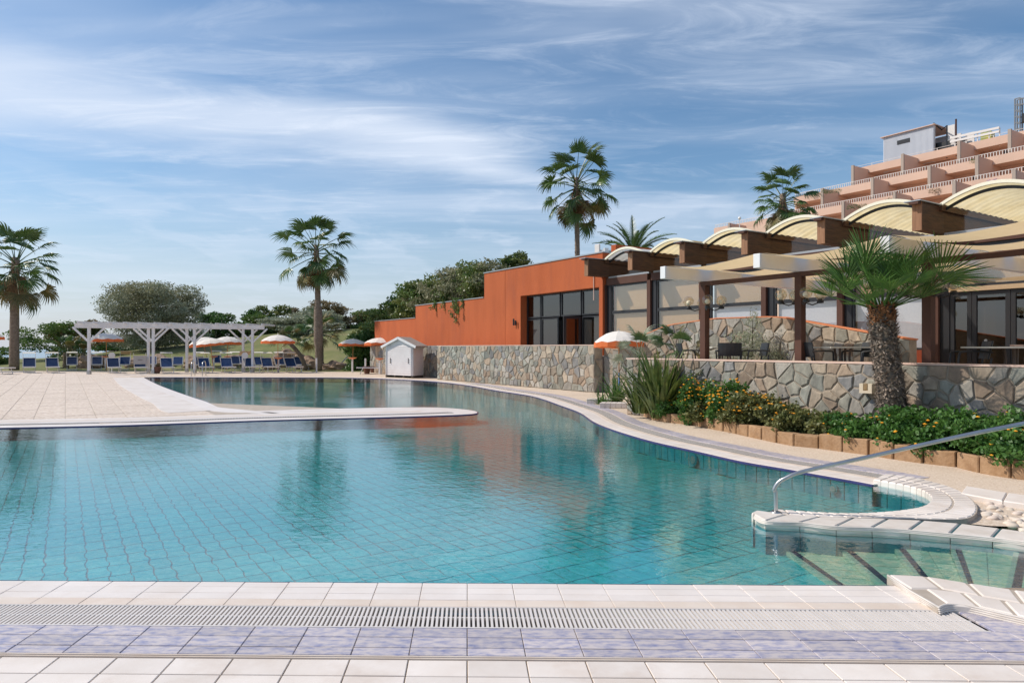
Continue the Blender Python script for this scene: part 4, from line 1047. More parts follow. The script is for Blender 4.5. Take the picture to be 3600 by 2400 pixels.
# ------------------------------------------------------------------ glazed restaurant with barrel vaults
rs = thing('restaurant', 'brown-framed glazed restaurant with wooden beam ends and yellowed barrel vaults', 'building', tuple(W(10, 18, TF)), world=True)
BF = 16.07; BAY = 2.2; A0 = 7.50
BA = [A0 + BAY*k for k in range(-2, 6)]          # column / beam axes: k=-2..5
m_ = MB()
for a in BA:
    m_ = MB(); abox(m_, a-.10, a+.05, BF-.08, BF+.12, TF, 3.72); m_.build('column', M['brown_frame'], rs)
    m_ = MB(); abox(m_, a-.29, a-.102, BF+.0, BF+.16, TF, 3.70); m_.build('frame_post', M['dark_frame'], rs)
for k, a in enumerate(BA[:-1]):
    m_ = MB(); abox(m_, a+.06, a+BAY-.11, BF-.05, BF+.15, 3.70, 3.94); m_.build('lintel', M['brown_frame'], rs)
    # lunette sill, glass pane, vault
    m_ = MB(); abox(m_, a+.0, a+BAY-.20, BF-.03, BF+.06, 3.945, 4.0); m_.build('sill', M['cap'], rs)
    x0, x1 = a+.022, a+BAY-.175; n = 20
    def arc(t, dz=0.0, spring=4.56, rise=.30):
        return x0+(x1-x0)*t, spring + rise*math.sin(math.pi*t)**.9 + dz
    m_ = MB(); poly = [W(x0, BF+.02, 4.0), W(x1, BF+.02, 4.0)] + [W(arc(1-i/n)[0], BF+.02, arc(1-i/n, -.07)[1]) for i in range(n+1)]
    m_.quad(*poly); m_.build('lunette_pane', M['glass_dusty'], rs, fixn=False)
    m_ = MB(); abox(m_, x0, x0+.03, BF-.01, BF+.04, 4.0, 4.56); m_.build('pane_frame', M['dark_frame'], rs)
    m_ = MB(); abox(m_, a+.0205, a+.07, BF-.2, 26.4, 4.47, 4.62); abox(m_, a+BAY-.23, a+BAY-.1705, BF-.2, 26.4, 4.47, 4.62); m_.build('vault_gutter', M['wood_dark'], rs)
    # edge trim of the vault
    for nm, d0, d1, b0, b1, mt in (('vault_trim', -.01, .06, BF-.20, BF-.14, 'vault_edge'), ('vault_rib', -.10, -.04, BF-.02, BF+.03, 'dark_frame')):
        m_ = MB()
        for i in range(n):
            (u0, w0), (u1, w1) = arc(i/n, d0), arc((i+1)/n, d0); (_, w2), (_, w3) = arc((i+1)/n, d1), arc(i/n, d1)
            m_.hexa([W(u0,b0,w0), W(u1,b0,w1), W(u1,b1,w1), W(u0,b1,w0), W(u0,b0,w3), W(u1,b0,w2), W(u1,b1,w2), W(u0,b1,w3)])
        m_.build(nm, M[mt], rs)
    # corrugated vault, corrugation runs over the arch
    nb_ = 150; vv = []; ff = []
    for j in range(nb_+1):
        bb = BF-.18 + j*.07
        ph = .022*math.sin(j*math.pi/2.0)
        for i in range(n+1):
            u_, w_ = arc(i/n, ph+.01); vv.append(tuple(W(u_, bb, w_)))
    for j in range(nb_):
        for i in range(n):
            q = j*(n+1)+i; ff.append((q, q+1, q+n+2, q+n+1))
    m_ = MB(); m_.v = vv; m_.f = ff; m_.build('vault', M['vault_clear'] if k == 6 else M['vault'], rs, smooth=True, fixn=False)
# beams
for k, a in enumerate(BA):
    m_ = MB(); abox(m_, a-.17, a+.02, 15.16, 26.5, 3.99, 4.58); m_.build('beam', M['wood_dark'], rs)
    m_ = MB(); abox(m_, a-.172, a+.022, 15.13, 15.158, 3.985, 4.585); m_.build('beam_end', M['wood_end'], rs)
    m_ = MB(); abox(m_, a-.22, a+.12, 14.98, 16.4, 4.587, 4.61); m_.build('beam_flashing', M['cap'], rs)
    m_ = MB(); abox(m_, a-.17, a+.02, 14.99, 15.11, 4.53, 4.585); m_.build('gutter_end', M['brown_frame'], rs)
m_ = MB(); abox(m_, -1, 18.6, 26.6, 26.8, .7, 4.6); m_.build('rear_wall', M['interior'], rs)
# bays of glazing
zTR = 2.74
ZS = {0: 1.45, 1: 1.45}
for k in range(-1, 5):
    a = A0 + BAY*k
    x0, x1 = a+.055, a+BAY-.295
    if k >= 0:
        window(rs, x0, x1, BF+.02, zTR, 3.69, .05, 'glass', 1.0, 'blind')
        z0 = ZS.get(k, TF+.02)
        window(rs, x0, x1, BF+.02, z0, zTR-.002, .05, 'glass', 1.0, 'blind_pale' if k in (0, 1, 2) else 'blind')  # three lower panes get the painted sky reflection as backing
        if k in ZS:
            m_ = MB(); abox(m_, x0, x1, BF, BF+.1, TF, z0-.002); m_.build('apron_wall', M['orange_low'], rs)
    else:
        for kk in range(-2, 0):
            a = A0+BAY*kk; x0, x1 = a+.055, a+BAY-.295
            window(rs, x0, x1, BF+.02, 2.80, 3.69, .05, 'glass', 1.0, 'blind')
            m_ = MB(); abox(m_, x0, x1, BF-.04, BF+.08, 2.70, 2.795); m_.build('transom', M['blind'], rs)
            w3 = (x1-x0)
            for (u0, u1) in ((x1-.42, x1), (x1-1.13, x1-.43), (x0, x1-1.14)):
                window(rs, u0, u1, BF+.02, TF+.03, 2.695, .085, 'glass_dark', .86, 'blind_pale' if False else 'interior', backd=.9)
        m_ = MB(); m_.tube([W(A0-1.0, BF-.03, 1.65), W(A0-1.0, BF+.02, 1.65)], .03, 8); m_.build('door_knob', M['steel'], rs)
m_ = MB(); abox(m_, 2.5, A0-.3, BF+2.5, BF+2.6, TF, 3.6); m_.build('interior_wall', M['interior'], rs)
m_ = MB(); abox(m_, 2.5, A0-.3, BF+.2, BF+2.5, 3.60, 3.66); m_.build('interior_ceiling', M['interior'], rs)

# ------------------------------------------------------------------ terrace pergola: brown posts, white boxed beams, canvas strips, globe lamps
pg = thing('terrace_pergola', 'brown and white pergola with cream canvas strips over the terrace tables', 'pergola', tuple(W(7, 12, TF)), world=True)
PB = 11.08
for k, a in enumerate((9.73, 7.52, 5.32, 3.1)):
    m_ = MB(); abox(m_, a-.09, a+.045, PB, PB+.14, TF, 2.785); m_.build('post', M['brown_frame'], pg)
    m_ = MB(); abox(m_, a-.05, a+.09, 9.97, BF-.1, 2.875, 3.12); m_.build('white_beam', M['white_beam'], pg, bevel=.006)
m_ = MB(); abox(m_, 1.0, 9.78, PB+.01, PB+.12, 2.787, 2.872); m_.build('front_beam', M['brown_frame'], pg)
def canvas(a0, a1, b0, b1, z, sag):
    n1, n2 = 14, 3; vv = []; ff = []
    for j in range(n2+1):
        for i in range(n1+1):
            t = i/n1; s_ = j/n2
            vv.append(tuple(W(a0+(a1-a0)*t, b0+(b1-b0)*s_, z - sag*(1-(2*t-1)**2) + .015*math.sin(7*t+s_*5))))
    for j in range(n2):
        for i in range(n1):
            q = j*(n1+1)+i; ff.append((q, q+1, q+n1+2, q+n1+1))
    m_ = MB(); m_.v = vv; m_.f = ff; return m_.build('canvas_strip', M['canvas'], pg, smooth=True, fixn=False)
for k, a in enumerate((7.52, 5.32, 3.12, .9)):
    for j, (b0, b1) in enumerate(((10.02, 10.95), (11.35, 12.3), (12.75, 13.7), (14.1, 14.9))):
        canvas(a+.09, a+BAY-.05, b0, b1, 3.125, .09 + .03*((j+k) % 2))
for k, a in enumerate((9.73, 7.52, 5.32)):
    lp = thing('globe_lamp', ('cluster of smoked glass globe lamps on the pergola post by the olive shrub', 'cluster of smoked glass globe lamps on the pergola post beside the fan palm crown', 'cluster of smoked glass globe lamps on the post nearest the glass doors')[k], 'lamp', tuple(W(a, PB, 2.2)), group='globe lamps on the pergola posts', world=True)
    ctr = W(a-.02, PB+.08, 2.47)
    for q in range(4):
        an = math.atan2(A2.y, A2.x) + R(42 + 90*q + (8 if q % 2 else -8)); d = Vector((math.cos(an), math.sin(an), 0))
        r0 = .33
        g0 = ctr + d*r0
        m_ = MB(); m_.tube([ctr+d*.09+Vector((0,0,-.16)), ctr+d*.2+Vector((0,0,-.20)), g0+Vector((0,0,-.15))], .012, 6); arm = m_.build('arm', M['dark_frame'], lp)
        m_ = MB(); m_.lathe([(0, -.175), (.055, -.17), (.06, -.13), (.035, -.10), (0, -.10)], 12, g0); m_.build('holder', M['dark_frame'], lp)
        prof = [(.108*math.sin(math.pi*i/12), -.108*math.cos(math.pi*i/12)) for i in range(13)]; prof[0] = (.001, -.108); prof[-1] = (.001, .108)
        m_ = MB(); m_.lathe(prof, 20, g0); gb = m_.build('globe', M['globe'], lp, smooth=True)
        m_ = MB(); m_.lathe([(r_*.5, z_*.5) for r_, z_ in prof], 12, g0+Vector((0,0,-.03))); m_.build('bulb', M['bulb'], lp, smooth=True)

# ------------------------------------------------------------------ hotel block behind
ht = thing('hotel', 'tall peach-coloured hotel with stepped balcony floors and white railings', 'hotel', tuple(W(50, 106, -.5)), world=True)
def hbox(mb, *a): abox(mb, *a)
HB = 106.0; FH = 3.67
zroof = ZB(3008, 593, HB)
tiers = []   # (left end a, front b, top z)
aRr = ga(3700, HB)
aL0 = ga(3008, HB); aL1 = ga(2826, HB-3); 
tier_left = [ga(3008, HB), ga(2790, HB-4.5), ga(2510, HB-9), ga(2480, HB-13.5)]
fins = [[2994, 3169, 3367, 3545, 3720], [2720, 2887, 3063, 3263, 3430, 3620], [2560, 2790, 2960, 3140, 3350, 3560], [2600, 2800, 3000, 3200]]
for t in range(4):
    b = HB - 4.5*t; zt = zroof - FH*t*1.0
    al_, ar_ = tier_left[t], ga(3800, b)
    # parapet / slab band
    m_ = MB(); abox(m_, ar_, al_, b, b+.3, zt-1.12, zt); m_.build('parapet', M['hotel'], ht)
    m_ = MB(); abox(m_, ar_, al_, b+.3, b+14, zt-1.12, zt-.9); m_.build('floor_slab', M['hotel'], ht)
    m_ = MB(); abox(m_, al_-.3, al_, b+.3, b+14, zt-FH-.9, zt-1.14); m_.build('side_wall', M['hotel'], ht)
    m_ = MB(); abox(m_, ar_, al_-.35, b+2.4, b+2.7, zt-FH-1.3, zt-1.14); m_.build('rear_wall', M['hotel'], ht)
    # railing on top of this parapet for the floor above
    m_ = MB(); L = al_-ar_
    abox(m_, ar_, al_-.1, b+.1, b+.16, zt+(.52 if t else .30), zt+(.58 if t else .34))
    st = .34 if t else 2.4
    kx = ar_
    while kx < al_-.1:
        abox(m_, kx, kx+.07, b+.1, b+.16, zt-.001, zt+(.515 if t else .295)); kx += st
    m_.build('railing', M['rail_white'], ht, fixn=False)
    if t < 3:
        for i, px in enumerate(fins[t]):
            fb = b - 4.5 + .35
            fa = ga(px, fb)
            if fa > al_+.5: continue
            m_ = MB(); abox(m_, fa-.25, fa, fb+.3, b-.01, zt-FH-.02, zt-.55); abox(m_, fa-.25, fa, b+.0, b+2.38, zt-FH-.02, zt-1.14)
            fn = m_.build('partition_fin', M['hotel'], ht)
            m_ = MB(); abox(m_, fa-.3, fa+.08, fb, fb+.29, zt-FH-.02, zt-.50); m_.build('fin_edge', M['hotel_fin'], ht)
            # door and window in the recess right of the fin
            for (w0, w1) in ((.5, 2.2), (2.6, 3.0)):
                m_ = MB(); abox(m_, fa+w0, fa+w1, b+2.3, b+2.37, zt-FH-.3, zt-1.5); w = m_.build('door', M['dark_frame'], ht)
# rooftop structures on the hotel
rz = zroof - 1.2
hut = thing('rooftop_hut', 'white corrugated hut with slit window on the hotel roof', 'rooftop hut', tuple(W(60, HB+2, rz)), world=True)
hb = HB+1.6
h0, h1 = ga(3282, hb), ga(3106, hb)
zr0, zr1 = ZB(3106, 497, hb), ZB(3280, 441, hb)
m_ = MB()
n = 44
for i in range(n):
    u0 = h0+(h1-h0)*i/n; u1 = h0+(h1-h0)*(i+.62)/n; u2 = h0+(h1-h0)*(i+1)/n
    abox(m_, u0, u1, hb-.07, hb, rz, zr1); abox(m_, u1, u2, hb-.02, hb, rz, zr1)
m_.build('corrugated_wall', M['corr_white'], hut, kind='stuff')
m_ = MB(); abox(m_, h0, h1, hb+.01, hb+.1, rz, zr1); abox(m_, h1-.1, h1, hb+.1, hb+6, rz, zr1-.3); abox(m_, h0, h1, hb+5.9, hb+6, rz, zr1-.3); m_.build('wall', M['corr_white'], hut)
m_ = MB(); abox(m_, h0-.3, h1+.35, hb-.35, hb+6.3, zr1+.002, zr1+.12); m_.build('roof', M['pink_cap'], hut)
m_ = MB(); abox(m_, ga(3200, hb)+.0, ga(3155, hb), hb-.12, hb-.075, ZB(3180, 504, hb), ZB(3180, 490, hb)); m_.build('slit_window', M['dark_frame'], hut)
m_ = MB(); abox(m_, h0-.1, h0+.02, hb+.1, hb+.3, rz, zr1); abox(m_, h0-.1, h0+.02, hb+5.8, hb+6, rz, zr1-.1); m_.build('door_post', M['rail_white'], hut)
def pxbox(px0, px1, b, z0, z1, th=.2):
    m_ = MB(); abox(m_, ga(px1, b), ga(px0, b), b, b+th, z0, z1); return m_
ps = thing('rooftop_screen', 'white panels and dark counter beside the rooftop hut', 'roof screen', tuple(W(55, HB+2, rz)), world=True)
for (p0, p1, yy) in ((3331, 3356, 440), (3362, 3378, 470), (3398, 3424, 466)):
    pxbox(p0, p1, HB+3, rz, ZB((p0+p1)/2, yy, HB+3)).build('white_panel', M['rail_white'], ps)
pxbox(3288, 3340, HB+2.4, rz, ZB(3310, 500, HB+2.4)).build('counter', M['black_box'], ps)
pxbox(3380, 3398, HB+2.4, rz, ZB(3390, 482, HB+2.4)).build('counter', M['black_box'], ps)
m_ = MB(); 
mp_ = thing('rooftop_mast', 'thin dark mast beside the rooftop hut', 'mast', tuple(W(ga(3361, HB+1), HB+1, rz)), world=True)
am = ga(3361, HB+1); m_ = MB(); m_.tube([W(am, HB+1, rz), W(am, HB+1, ZB(3361, 419, HB+1))], .12, 6); m_.build('mast_tube', M['brown_frame'], mp_)
am2 = ga(3329, HB+1); m_ = MB(); m_.tube([W(am2, HB+1, rz), W(am2, HB+1, ZB(3329, 442, HB+1)), W(am2+1.6, HB+3, ZB(3329, 438, HB+1)), W(h0, hb, zr1+.3)], .1, 6); m_.build('frame_tube', M['dark_frame'], mp_)
yb = thing('yellow_roof_box', 'yellow and green box behind the white roof rail', 'box', tuple(W(ga(3470, HB+2.5), HB+2.5, rz)), world=True)
pxbox(3447, 3484, HB+2.6, rz, ZB(3465, 464, HB+2.6), 1.2).build('box_body', M['yellow_slide'], yb)
wrail = thing('white_roof_rail', 'white two-bar fence rising along the hotel roof edge', 'railing', tuple(W(ga(3420, HB+.6), HB+.6, rz)), world=True)
for dz in (0, 13):
    p0 = W(ga(3340, HB+.6), HB+.6, ZB(3340, 486+dz, HB+.6)); p1 = W(ga(3513, HB+.6), HB+.6, ZB(3513, 449+dz, HB+.6)); m_ = MB(); m_.beam(p0, p1, .12, .3); m_.build('rail_bar', M['rail_white'], wrail)
for px in (3356, 3395, 3435, 3476, 3513):
    a_ = ga(px, HB+.6); m_ = MB(); abox(m_, a_-.06, a_+.06, HB+.68, HB+.8, rz, ZB(px, 486-(px-3340)*.214, HB+.6)); m_.build('rail_post', M['rail_white'], wrail)
M['mast_grey'] = pmat('grey_galvanised_mast', (.20, .21, .22), rough=.6)
tower = thing('lattice_mast', 'grey lattice mast with cross arm and black box at the roof edge', 'mast', tuple(W(ga(3575, HB), HB, rz)), world=True)
bt = HB+1; u0, u1 = ga(3586, bt), ga(3568, bt); zt_ = ZB(3575, 347, bt)
m_ = MB()
for (u_, b_) in ((u0, bt), (u1, bt), (u0, bt+.7), (u1, bt+.7)): m_.tube([W(u_, b_, rz), W(u_, b_, zt_)], .09, 6)
m_.build('mast_leg', M['mast_grey'], tower)
for i in range(8):
    z_ = rz+.3+(zt_-rz-.3)*i/7; m_ = MB(); m_.beam(W(u0, bt, z_), W(u1, bt, z_), .12); m_.beam(W(u0, bt+.7, z_), W(u1, bt+.7, z_), .12); m_.build('rung', M['mast_grey'], tower)
m_ = MB(); m_.beam(W(u0, bt, zt_-.1), W(u0-3, bt, zt_-.1-.6), .14); m_.beam(W(u0, bt, zt_-.9), W(u0-3, bt, zt_-1.4), .14); m_.beam(W(u0-.6, bt, zt_-.2), W(u0-.9, bt, zt_-1.0), .1); m_.build('cross_arm', M['mast_grey'], tower)
m_ = MB(); m_.tube([W(u0-.7, bt, ZB(3592, 433, bt)), W(u0-.7, bt, ZB(3592, 404, bt))], .55, 10); m_.build('black_box', M['black_box'], tower)
# roof globe lamp pole
lb = 40; rl = thing('roof_lamp', 'small white globe lamp on a thin pole above the vaults', 'lamp', tuple(GY(2600, lb, 8)), world=True)
zl = ZH(767, lb)
m_ = MB(); m_.tube([GY(2600, lb, 5.5), GY(2600, lb, zl-.1)], .025, 6); m_.build('pole', M['rail_white'], rl)
m_ = MB(); m_.lathe([(.09*math.sin(math.pi*i/8)+.001, -.09*math.cos(math.pi*i/8)) for i in range(9)], 10, GY(2600, lb, zl)); m_.build('globe', M['bulb'], rl, smooth=True)
# low pink roof behind the vaults
lw = thing('rear_wing', 'low peach wing with sloping roofline behind the vaulted roof', 'building', tuple(W(60, 62, 0)), world=True)
bw = 62
m_ = MB(); abox(m_, ga(2760, bw), ga(2516, bw), bw, bw+8, 0, ZB(2516, 820, bw)); m_.build('wall', M['hotel'], lw)
# ------------------------------------------------------------------ palms
def fan_mesh(name, seed, R0=.95, nseg=30, arc=205, pet=1.1, fold=.3, droop=.55, wid=1.0, inner=.45, pet_r=.018, bend=.12, tipdroop=.6):
    """fan leaf: petiole along +x from the origin, blade radiating at its end"""
    r_ = random.Random(seed); m = MB()
    pts = [Vector((pet*t, 0, -bend*pet*t*t)) for t in (0, .33, .66, 1)]
    m.tube(pts, [pet_r*1.7, pet_r*1.2, pet_r, pet_r*.7], 4)
    nf_pet = len(m.f)
    c = pts[-1]; a1 = R(arc)/2; sl = -2*bend
    for k in range(nseg):
        th = -a1 + 2*a1*(k+.5)/nseg + r_.uniform(-.02, .02)
        L = R0*(1-.22*abs(th/a1)**2)*r_.uniform(.86, 1.06)
        w = 2*a1/nseg*L*inner*.72*wid
        dr = droop*r_.uniform(.6, 1.3)
        d = Vector((math.cos(th), math.sin(th), 0)); s_ = Vector((-math.sin(th), math.cos(th), 0))
        zf = fold*abs(math.sin(th))
        prev = None
        tt = (0, .3, inner+.05, .75, .92, 1.0); ww = (.05, .62, 1.0, .62, .3, .04)
        tw = r_.uniform(-.5, .5)
        for t, wf in zip(tt, ww):
            drop = dr*L*max(0, t-.25)**2*1.1 + tipdroop*L*max(0, t-.68)**2*r_.uniform(.8, 3.4)
            shr = 1 - .28*max(0, t-.6)*(1 if droop > .3 else .2)
            p = c + d*(L*t*shr) + Vector((0, 0, zf*L*t*.6 + sl*L*t*math.cos(th) - drop))
            hw = s_*(w*wf) + Vector((0, 0, w*wf*(.5 if k % 2 else -.5)*(1 if t < .8 else tw)))
            b = len(m.v); m.v += [tuple(p-hw), tuple(p+hw)]
            if prev is not None: m.f.append((prev, b, b+1, prev+1))
            prev = b
    me = m.mesh(name); return me
def frond_obj(me, mat, mat_pet, root, loc, az, el, sc=1.0, roll=0.0, name='frond'):
    key = me.name + mat.name
    if key not in FC:
        c = me.copy(); c.materials.clear(); c.materials.append(mat); FC[key] = c
    o = bpy.data.objects.new(name, FC[key]); COL.objects.link(o); o.parent = root
    q = (Matrix.Rotation(az, 4, 'Z') @ Matrix.Rotation(-el, 4, 'Y') @ Matrix.Rotation(roll, 4, 'X'))
    o.matrix_local = Matrix.Translation(loc) @ q @ Matrix.Scale(sc, 4)
    return o
FC = {}
fans = [fan_mesh('palm_fan', i, R0=.85, pet=1.12+.12*i, droop=.42+.1*i, fold=.35, nseg=26, tipdroop=.7) for i in range(3)]
deads = [fan_mesh('dead_fan', 20+i, R0=.9, pet=.8, droop=1.2, fold=-.2, nseg=22, arc=150, wid=.8) for i in range(2)]
def trunk_mesh(H, r0, r1, lean, chips, seed, chip_len=.09, rough=.02, swell=None, n=12, chip_z0=0.0):
    r_ = random.Random(seed); m = MB(); pts = []; rs = []
    K = max(8, int(H*2.2))
    for i in range(K+1):
        t = i/K; rr = r0+(r1-r0)*t
        if swell: rr += swell(t*H)
        pts.append(Vector((lean[0]*t*t, lean[1]*t*t, H*t))); rs.append(rr*(1+r_.uniform(-rough, rough)))
    m.tube(pts, rs, n)
    ch = MB()
    for k in range(chips):
        t = r_.uniform(chip_z0, 1); z = H*t; rr = r0+(r1-r0)*t + (swell(z) if swell else 0)
        a = r_.uniform(0, 6.283); d = Vector((math.cos(a), math.sin(a), 0)); s_ = Vector((-d.y, d.x, 0))
        p = Vector((lean[0]*t*t, lean[1]*t*t, z)) + d*(rr*.93)
        L = chip_len*r_.uniform(.6, 1.4); w = chip_len*.45*r_.uniform(.6, 1.2)
        up = Vector((0, 0, 1))*r_.uniform(.5, 1.0)
        q0, q1 = p - s_*w, p + s_*w; e = p + d*L*r_.uniform(.35, .8) + up*L + s_*r_.uniform(-.4, .4)*w
        ch.quad(q0, q1, e+s_*w*.35, e-s_*w*.35); ch.quad(q0-up*.01, e-s_*w*.35-up*.02, e+s_*w*.35-up*.02, q1-up*.01)
    return m, ch, pts[-1]
def fan_palm(name, label, base, H, r0, r1, nf, sc, seed, lean=(0, 0), chips=700, chip_len=.1, dead=12, green='palm_green', swell=None, skirt=1.0, tmat='trunk', elmin=-55, group='tall fan palms'):
    r_ = random.Random(seed)
    root = thing(name, label, 'palm tree', tuple(base), group=group)
    m, ch, top = trunk_mesh(H, r0, r1, lean, chips, seed, chip_len, swell=swell)
    tr_ = m.build('trunk', M[tmat], root, smooth=True)
    if chips: ch.build('leaf_base_stubs', M['trunk_chip'], tr_, kind='stuff', fixn=False)
    for i in range(nf):
        t = (i+.5)/nf; el = R(82 + (elmin-82)*(t**.85)) + R(r_.uniform(-9, 9)); az = i*2.39996 + r_.uniform(-.25, .25)
        off = Vector((math.cos(az)*r1*.6, math.sin(az)*r1*.6, -.1 - .75*t*sc))
        mat = M[green] if (t < .72 or r_.random() < .5) else M['palm_olive']
        frond_obj(fans[r_.randrange(3)], mat, None, root, top+off, az, el, sc*r_.uniform(.85, 1.1), R(r_.uniform(-35, 35)))
    for i in range(dead):
        az = r_.uniform(0, 6.28); off = Vector((math.cos(az)*r1*.9, math.sin(az)*r1*.9, -.35-.5*r_.random()*skirt))
        frond_obj(deads[r_.randrange(2)], M['palm_dead'], None, root, top+off, az, R(r_.uniform(-88, -62)), sc*r_.uniform(.7, 1.0), R(r_.uniform(-40, 40)), 'dead_frond')
    return root
base = GY(50, 46, .0)
fan_palm('fan_palm', 'tall fan palm at the seaward end beyond the deck, thick swollen trunk', base, ZH(905, 46), 0.30, .23, 35, 1.42, 1, lean=(.1, 0), chips=420, chip_len=.05, dead=14, swell=lambda z: .06*max(0, 1-abs(z-5.2)/1.2), elmin=-52)
base = GY(1120, 44.5, .0)
fan_palm('fan_palm', 'fan palm growing behind the loungers, dark skirted lower trunk and brown dead fronds', base, ZH(862, 44.5), 0.24, .15, 36, 1.26, 2, lean=(-.15, 0), chips=520, chip_len=.05, dead=20, swell=lambda z: (.08*(1 if 1.9 < z < 4.1 else 0)), elmin=-55)
base = GY(2032, 42, -.4)
fan_palm('fan_palm', 'tallest slender fan palm rising behind the orange building', base, ZH(625, 42)+.4, 0.17, .14, 38, 1.24, 3, lean=(-.1, 0), chips=900, chip_len=.075, dead=22, elmin=-58)
base = GY(2752, 52, -.4)
fan_palm('fan_palm', 'fan palm with hanging brown skirt in front of the peach hotel', base, ZH(682, 52)+.4, 0.26, .22, 36, 1.25, 4, lean=(0, 0), chips=200, chip_len=.14, dead=70, skirt=3.5, elmin=-45)
# feather palm behind the beams
fp_ = thing('date_palm', 'feather-leaved palm showing its crown above the beam ends', 'palm tree', tuple(GY(2224, 38, 0)))
m_, ch_, top_ = trunk_mesh(ZH(905, 38), .3, .28, (0, 0), 60, 5); m_.build('trunk', M['trunk'], fp_, smooth=True)
def feather(seed, L=2.6):
    r_ = random.Random(seed); m = MB(); P = []
    for i in range(15):
        t = i/14; P.append(Vector((L*t*(1-.12*t), 0, -.42*L*t**2.3)))
    m.tube(P, [.03*(1-t/15)+.006 for t in range(15)], 4)
    for i in range(2, 60):
        t = i/60; p = Vector((L*t*(1-.12*t), 0, -.42*L*t**2.3)); ll = .42*math.sin(math.pi*min(1, t*.9+.12))**.6
        for s_ in (-1, 1):
            e = p + Vector((ll*.62, s_*ll*.62, -.04+r_.uniform(-.05, .09))); w = Vector((.018, 0, .012))
            m.quad(p-w, p+w, e)
    return m.mesh('feather_frond')
fe = [feather(i) for i in range(2)]
r_ = random.Random(3)
for i in range(30):
    t = i/30; az = i*2.4
    frond_obj(fe[i % 2], M['palm_green'], None, fp_, top_, az, R(86-78*t), 1.0*r_.uniform(.85, 1.1), R(r_.uniform(-25, 25)))

# near fan palm in the planter
npb = Vector((5.62, 10.02, .1))
nroot = thing('young_fan_palm', 'young fan palm with shaggy trunk in the flower bed before the terrace', 'palm tree', tuple(npb))
H = 2.02
path = [Vector((0, 0, 0)), Vector((-.02, 0, .4)), Vector((-.07, .0, .9)), Vector((-.14, 0, 1.35)), Vector((-.18, 0, 1.72)), Vector((-.19, 0, H))]
rad = [.195, .20, .185, .17, .175, .165]
m_ = MB(); m_.tube(path, rad, 14); ntr = m_.build('trunk', M['trunk_dark'], nroot, smooth=True)
r_ = random.Random(9); ch = MB(); fb = MB()
for k in range(3600):
    t = r_.random(); z = H*t; f = t*5; i = min(4, int(f)); p = path[i].lerp(path[i+1], f-i); rr = rad[i]+(rad[i+1]-rad[i])*(f-i)
    a = r_.uniform(0, 6.283); d = Vector((math.cos(a), math.sin(a), 0)); s_ = Vector((-d.y, d.x, 0)); p = p + d*rr*.95
    L = r_.uniform(.04, .11); w = r_.uniform(.010, .024); up = Vector((0, 0, r_.uniform(-.6, 1.0))); side = s_*r_.uniform(-.7, .7)*L
    e = p + d*L*r_.uniform(.35, .8) + up*L + side
    tgt = fb if z > 1.66 else ch
    tgt.quad(p-s_*w, p+s_*w, e+s_*w*.5, e-s_*w*.5)
ch.build('leaf_base_stubs', M['near_chip'], ntr, kind='stuff', fixn=False)
fb.build('trunk_fibres', M['trunk_fibre'], ntr, kind='stuff', fixn=False)
nfans = [fan_mesh('young_fan', 60+i, R0=.50, nseg=30, arc=190, pet=.46+.08*i, fold=.95, droop=.02, wid=.62, inner=.40, pet_r=.010, bend=.05, tipdroop=.0) for i in range(3)]
top_ = path[-1]
spec = []
for i in range(34):
    t = i/34; az = i*2.39996
    spec.append((az, R(86-74*t), r_.uniform(.85, 1.1)))
for az, el, sc in spec:
    ax = math.cos(az)
    if ax < -.2: sc *= 1.08
    frond_obj(nfans[r_.randrange(3)], M['fan_green'], None, nroot, top_+Vector((math.cos(az)*.08, math.sin(az)*.08, -.06)), az, el, sc, R(r_.uniform(-30, 30)))
frond_obj(nfans[2], M['fan_green'], None, nroot, top_, R(-8), R(28), 1.45, R(60))
frond_obj(nfans[2], M['fan_green'], None, nroot, top_, R(12), R(52), 1.2, R(20))

# ------------------------------------------------------------------ leafy trees and bushes
def leaf_cloud(clumps, n, size, rngs, elong=1.8, shell=.55, gravity=0.0):
    """clumps: list of (cx,cy,cz,rx,ry,rz); returns verts, faces of small pointed leaves"""
    g = np.random.default_rng(rngs)
    vol = np.array([c[3]*c[4]*c[5] for c in clumps])**.75; pr = vol/vol.sum()
    idx = g.choice(len(clumps), n, p=pr); C = np.array(clumps)[idx]
    d = g.normal(size=(n, 3)); d /= np.linalg.norm(d, axis=1)[:, None]
    rad_ = (shell + (1.04-shell)*g.random(n)**.7)
    # bumpy outline
    bump_ = 1 + .26*np.sin(d[:,0]*5+idx*1.7)*np.cos(d[:,1]*6+idx) + .18*np.sin(d[:,2]*7+idx*2.3)
    P = C[:, :3] + d*C[:, 3:6]*(rad_*bump_)[:, None]
    L = size*g.uniform(.6, 1.35, n)[:, None]; W_ = L/elong
    u_ = g.normal(size=(n, 3)) + d*.5; u_[:, 2] -= gravity; u_ /= np.linalg.norm(u_, axis=1)[:, None]
    t_ = g.normal(size=(n, 3)); v_ = np.cross(u_, t_); v_ /= np.linalg.norm(v_, axis=1)[:, None]
    a = P - u_*L*.5; b = P + v_*W_*.5; c = P + u_*L*.5; e = P - v_*W_*.5
    V = np.stack([a, b, c, e], 1).reshape(-1, 3)
    F = np.arange(n*4).reshape(n, 4)
    return V, F
def foliage(name, clumps, n, size, seed, mat, parent, **kw):
    V, F_ = leaf_cloud(clumps, n, size, seed, **kw)
    me = np_mesh(name, V, F_, 4); o = put(me, name, mat, parent, kind='stuff'); return o
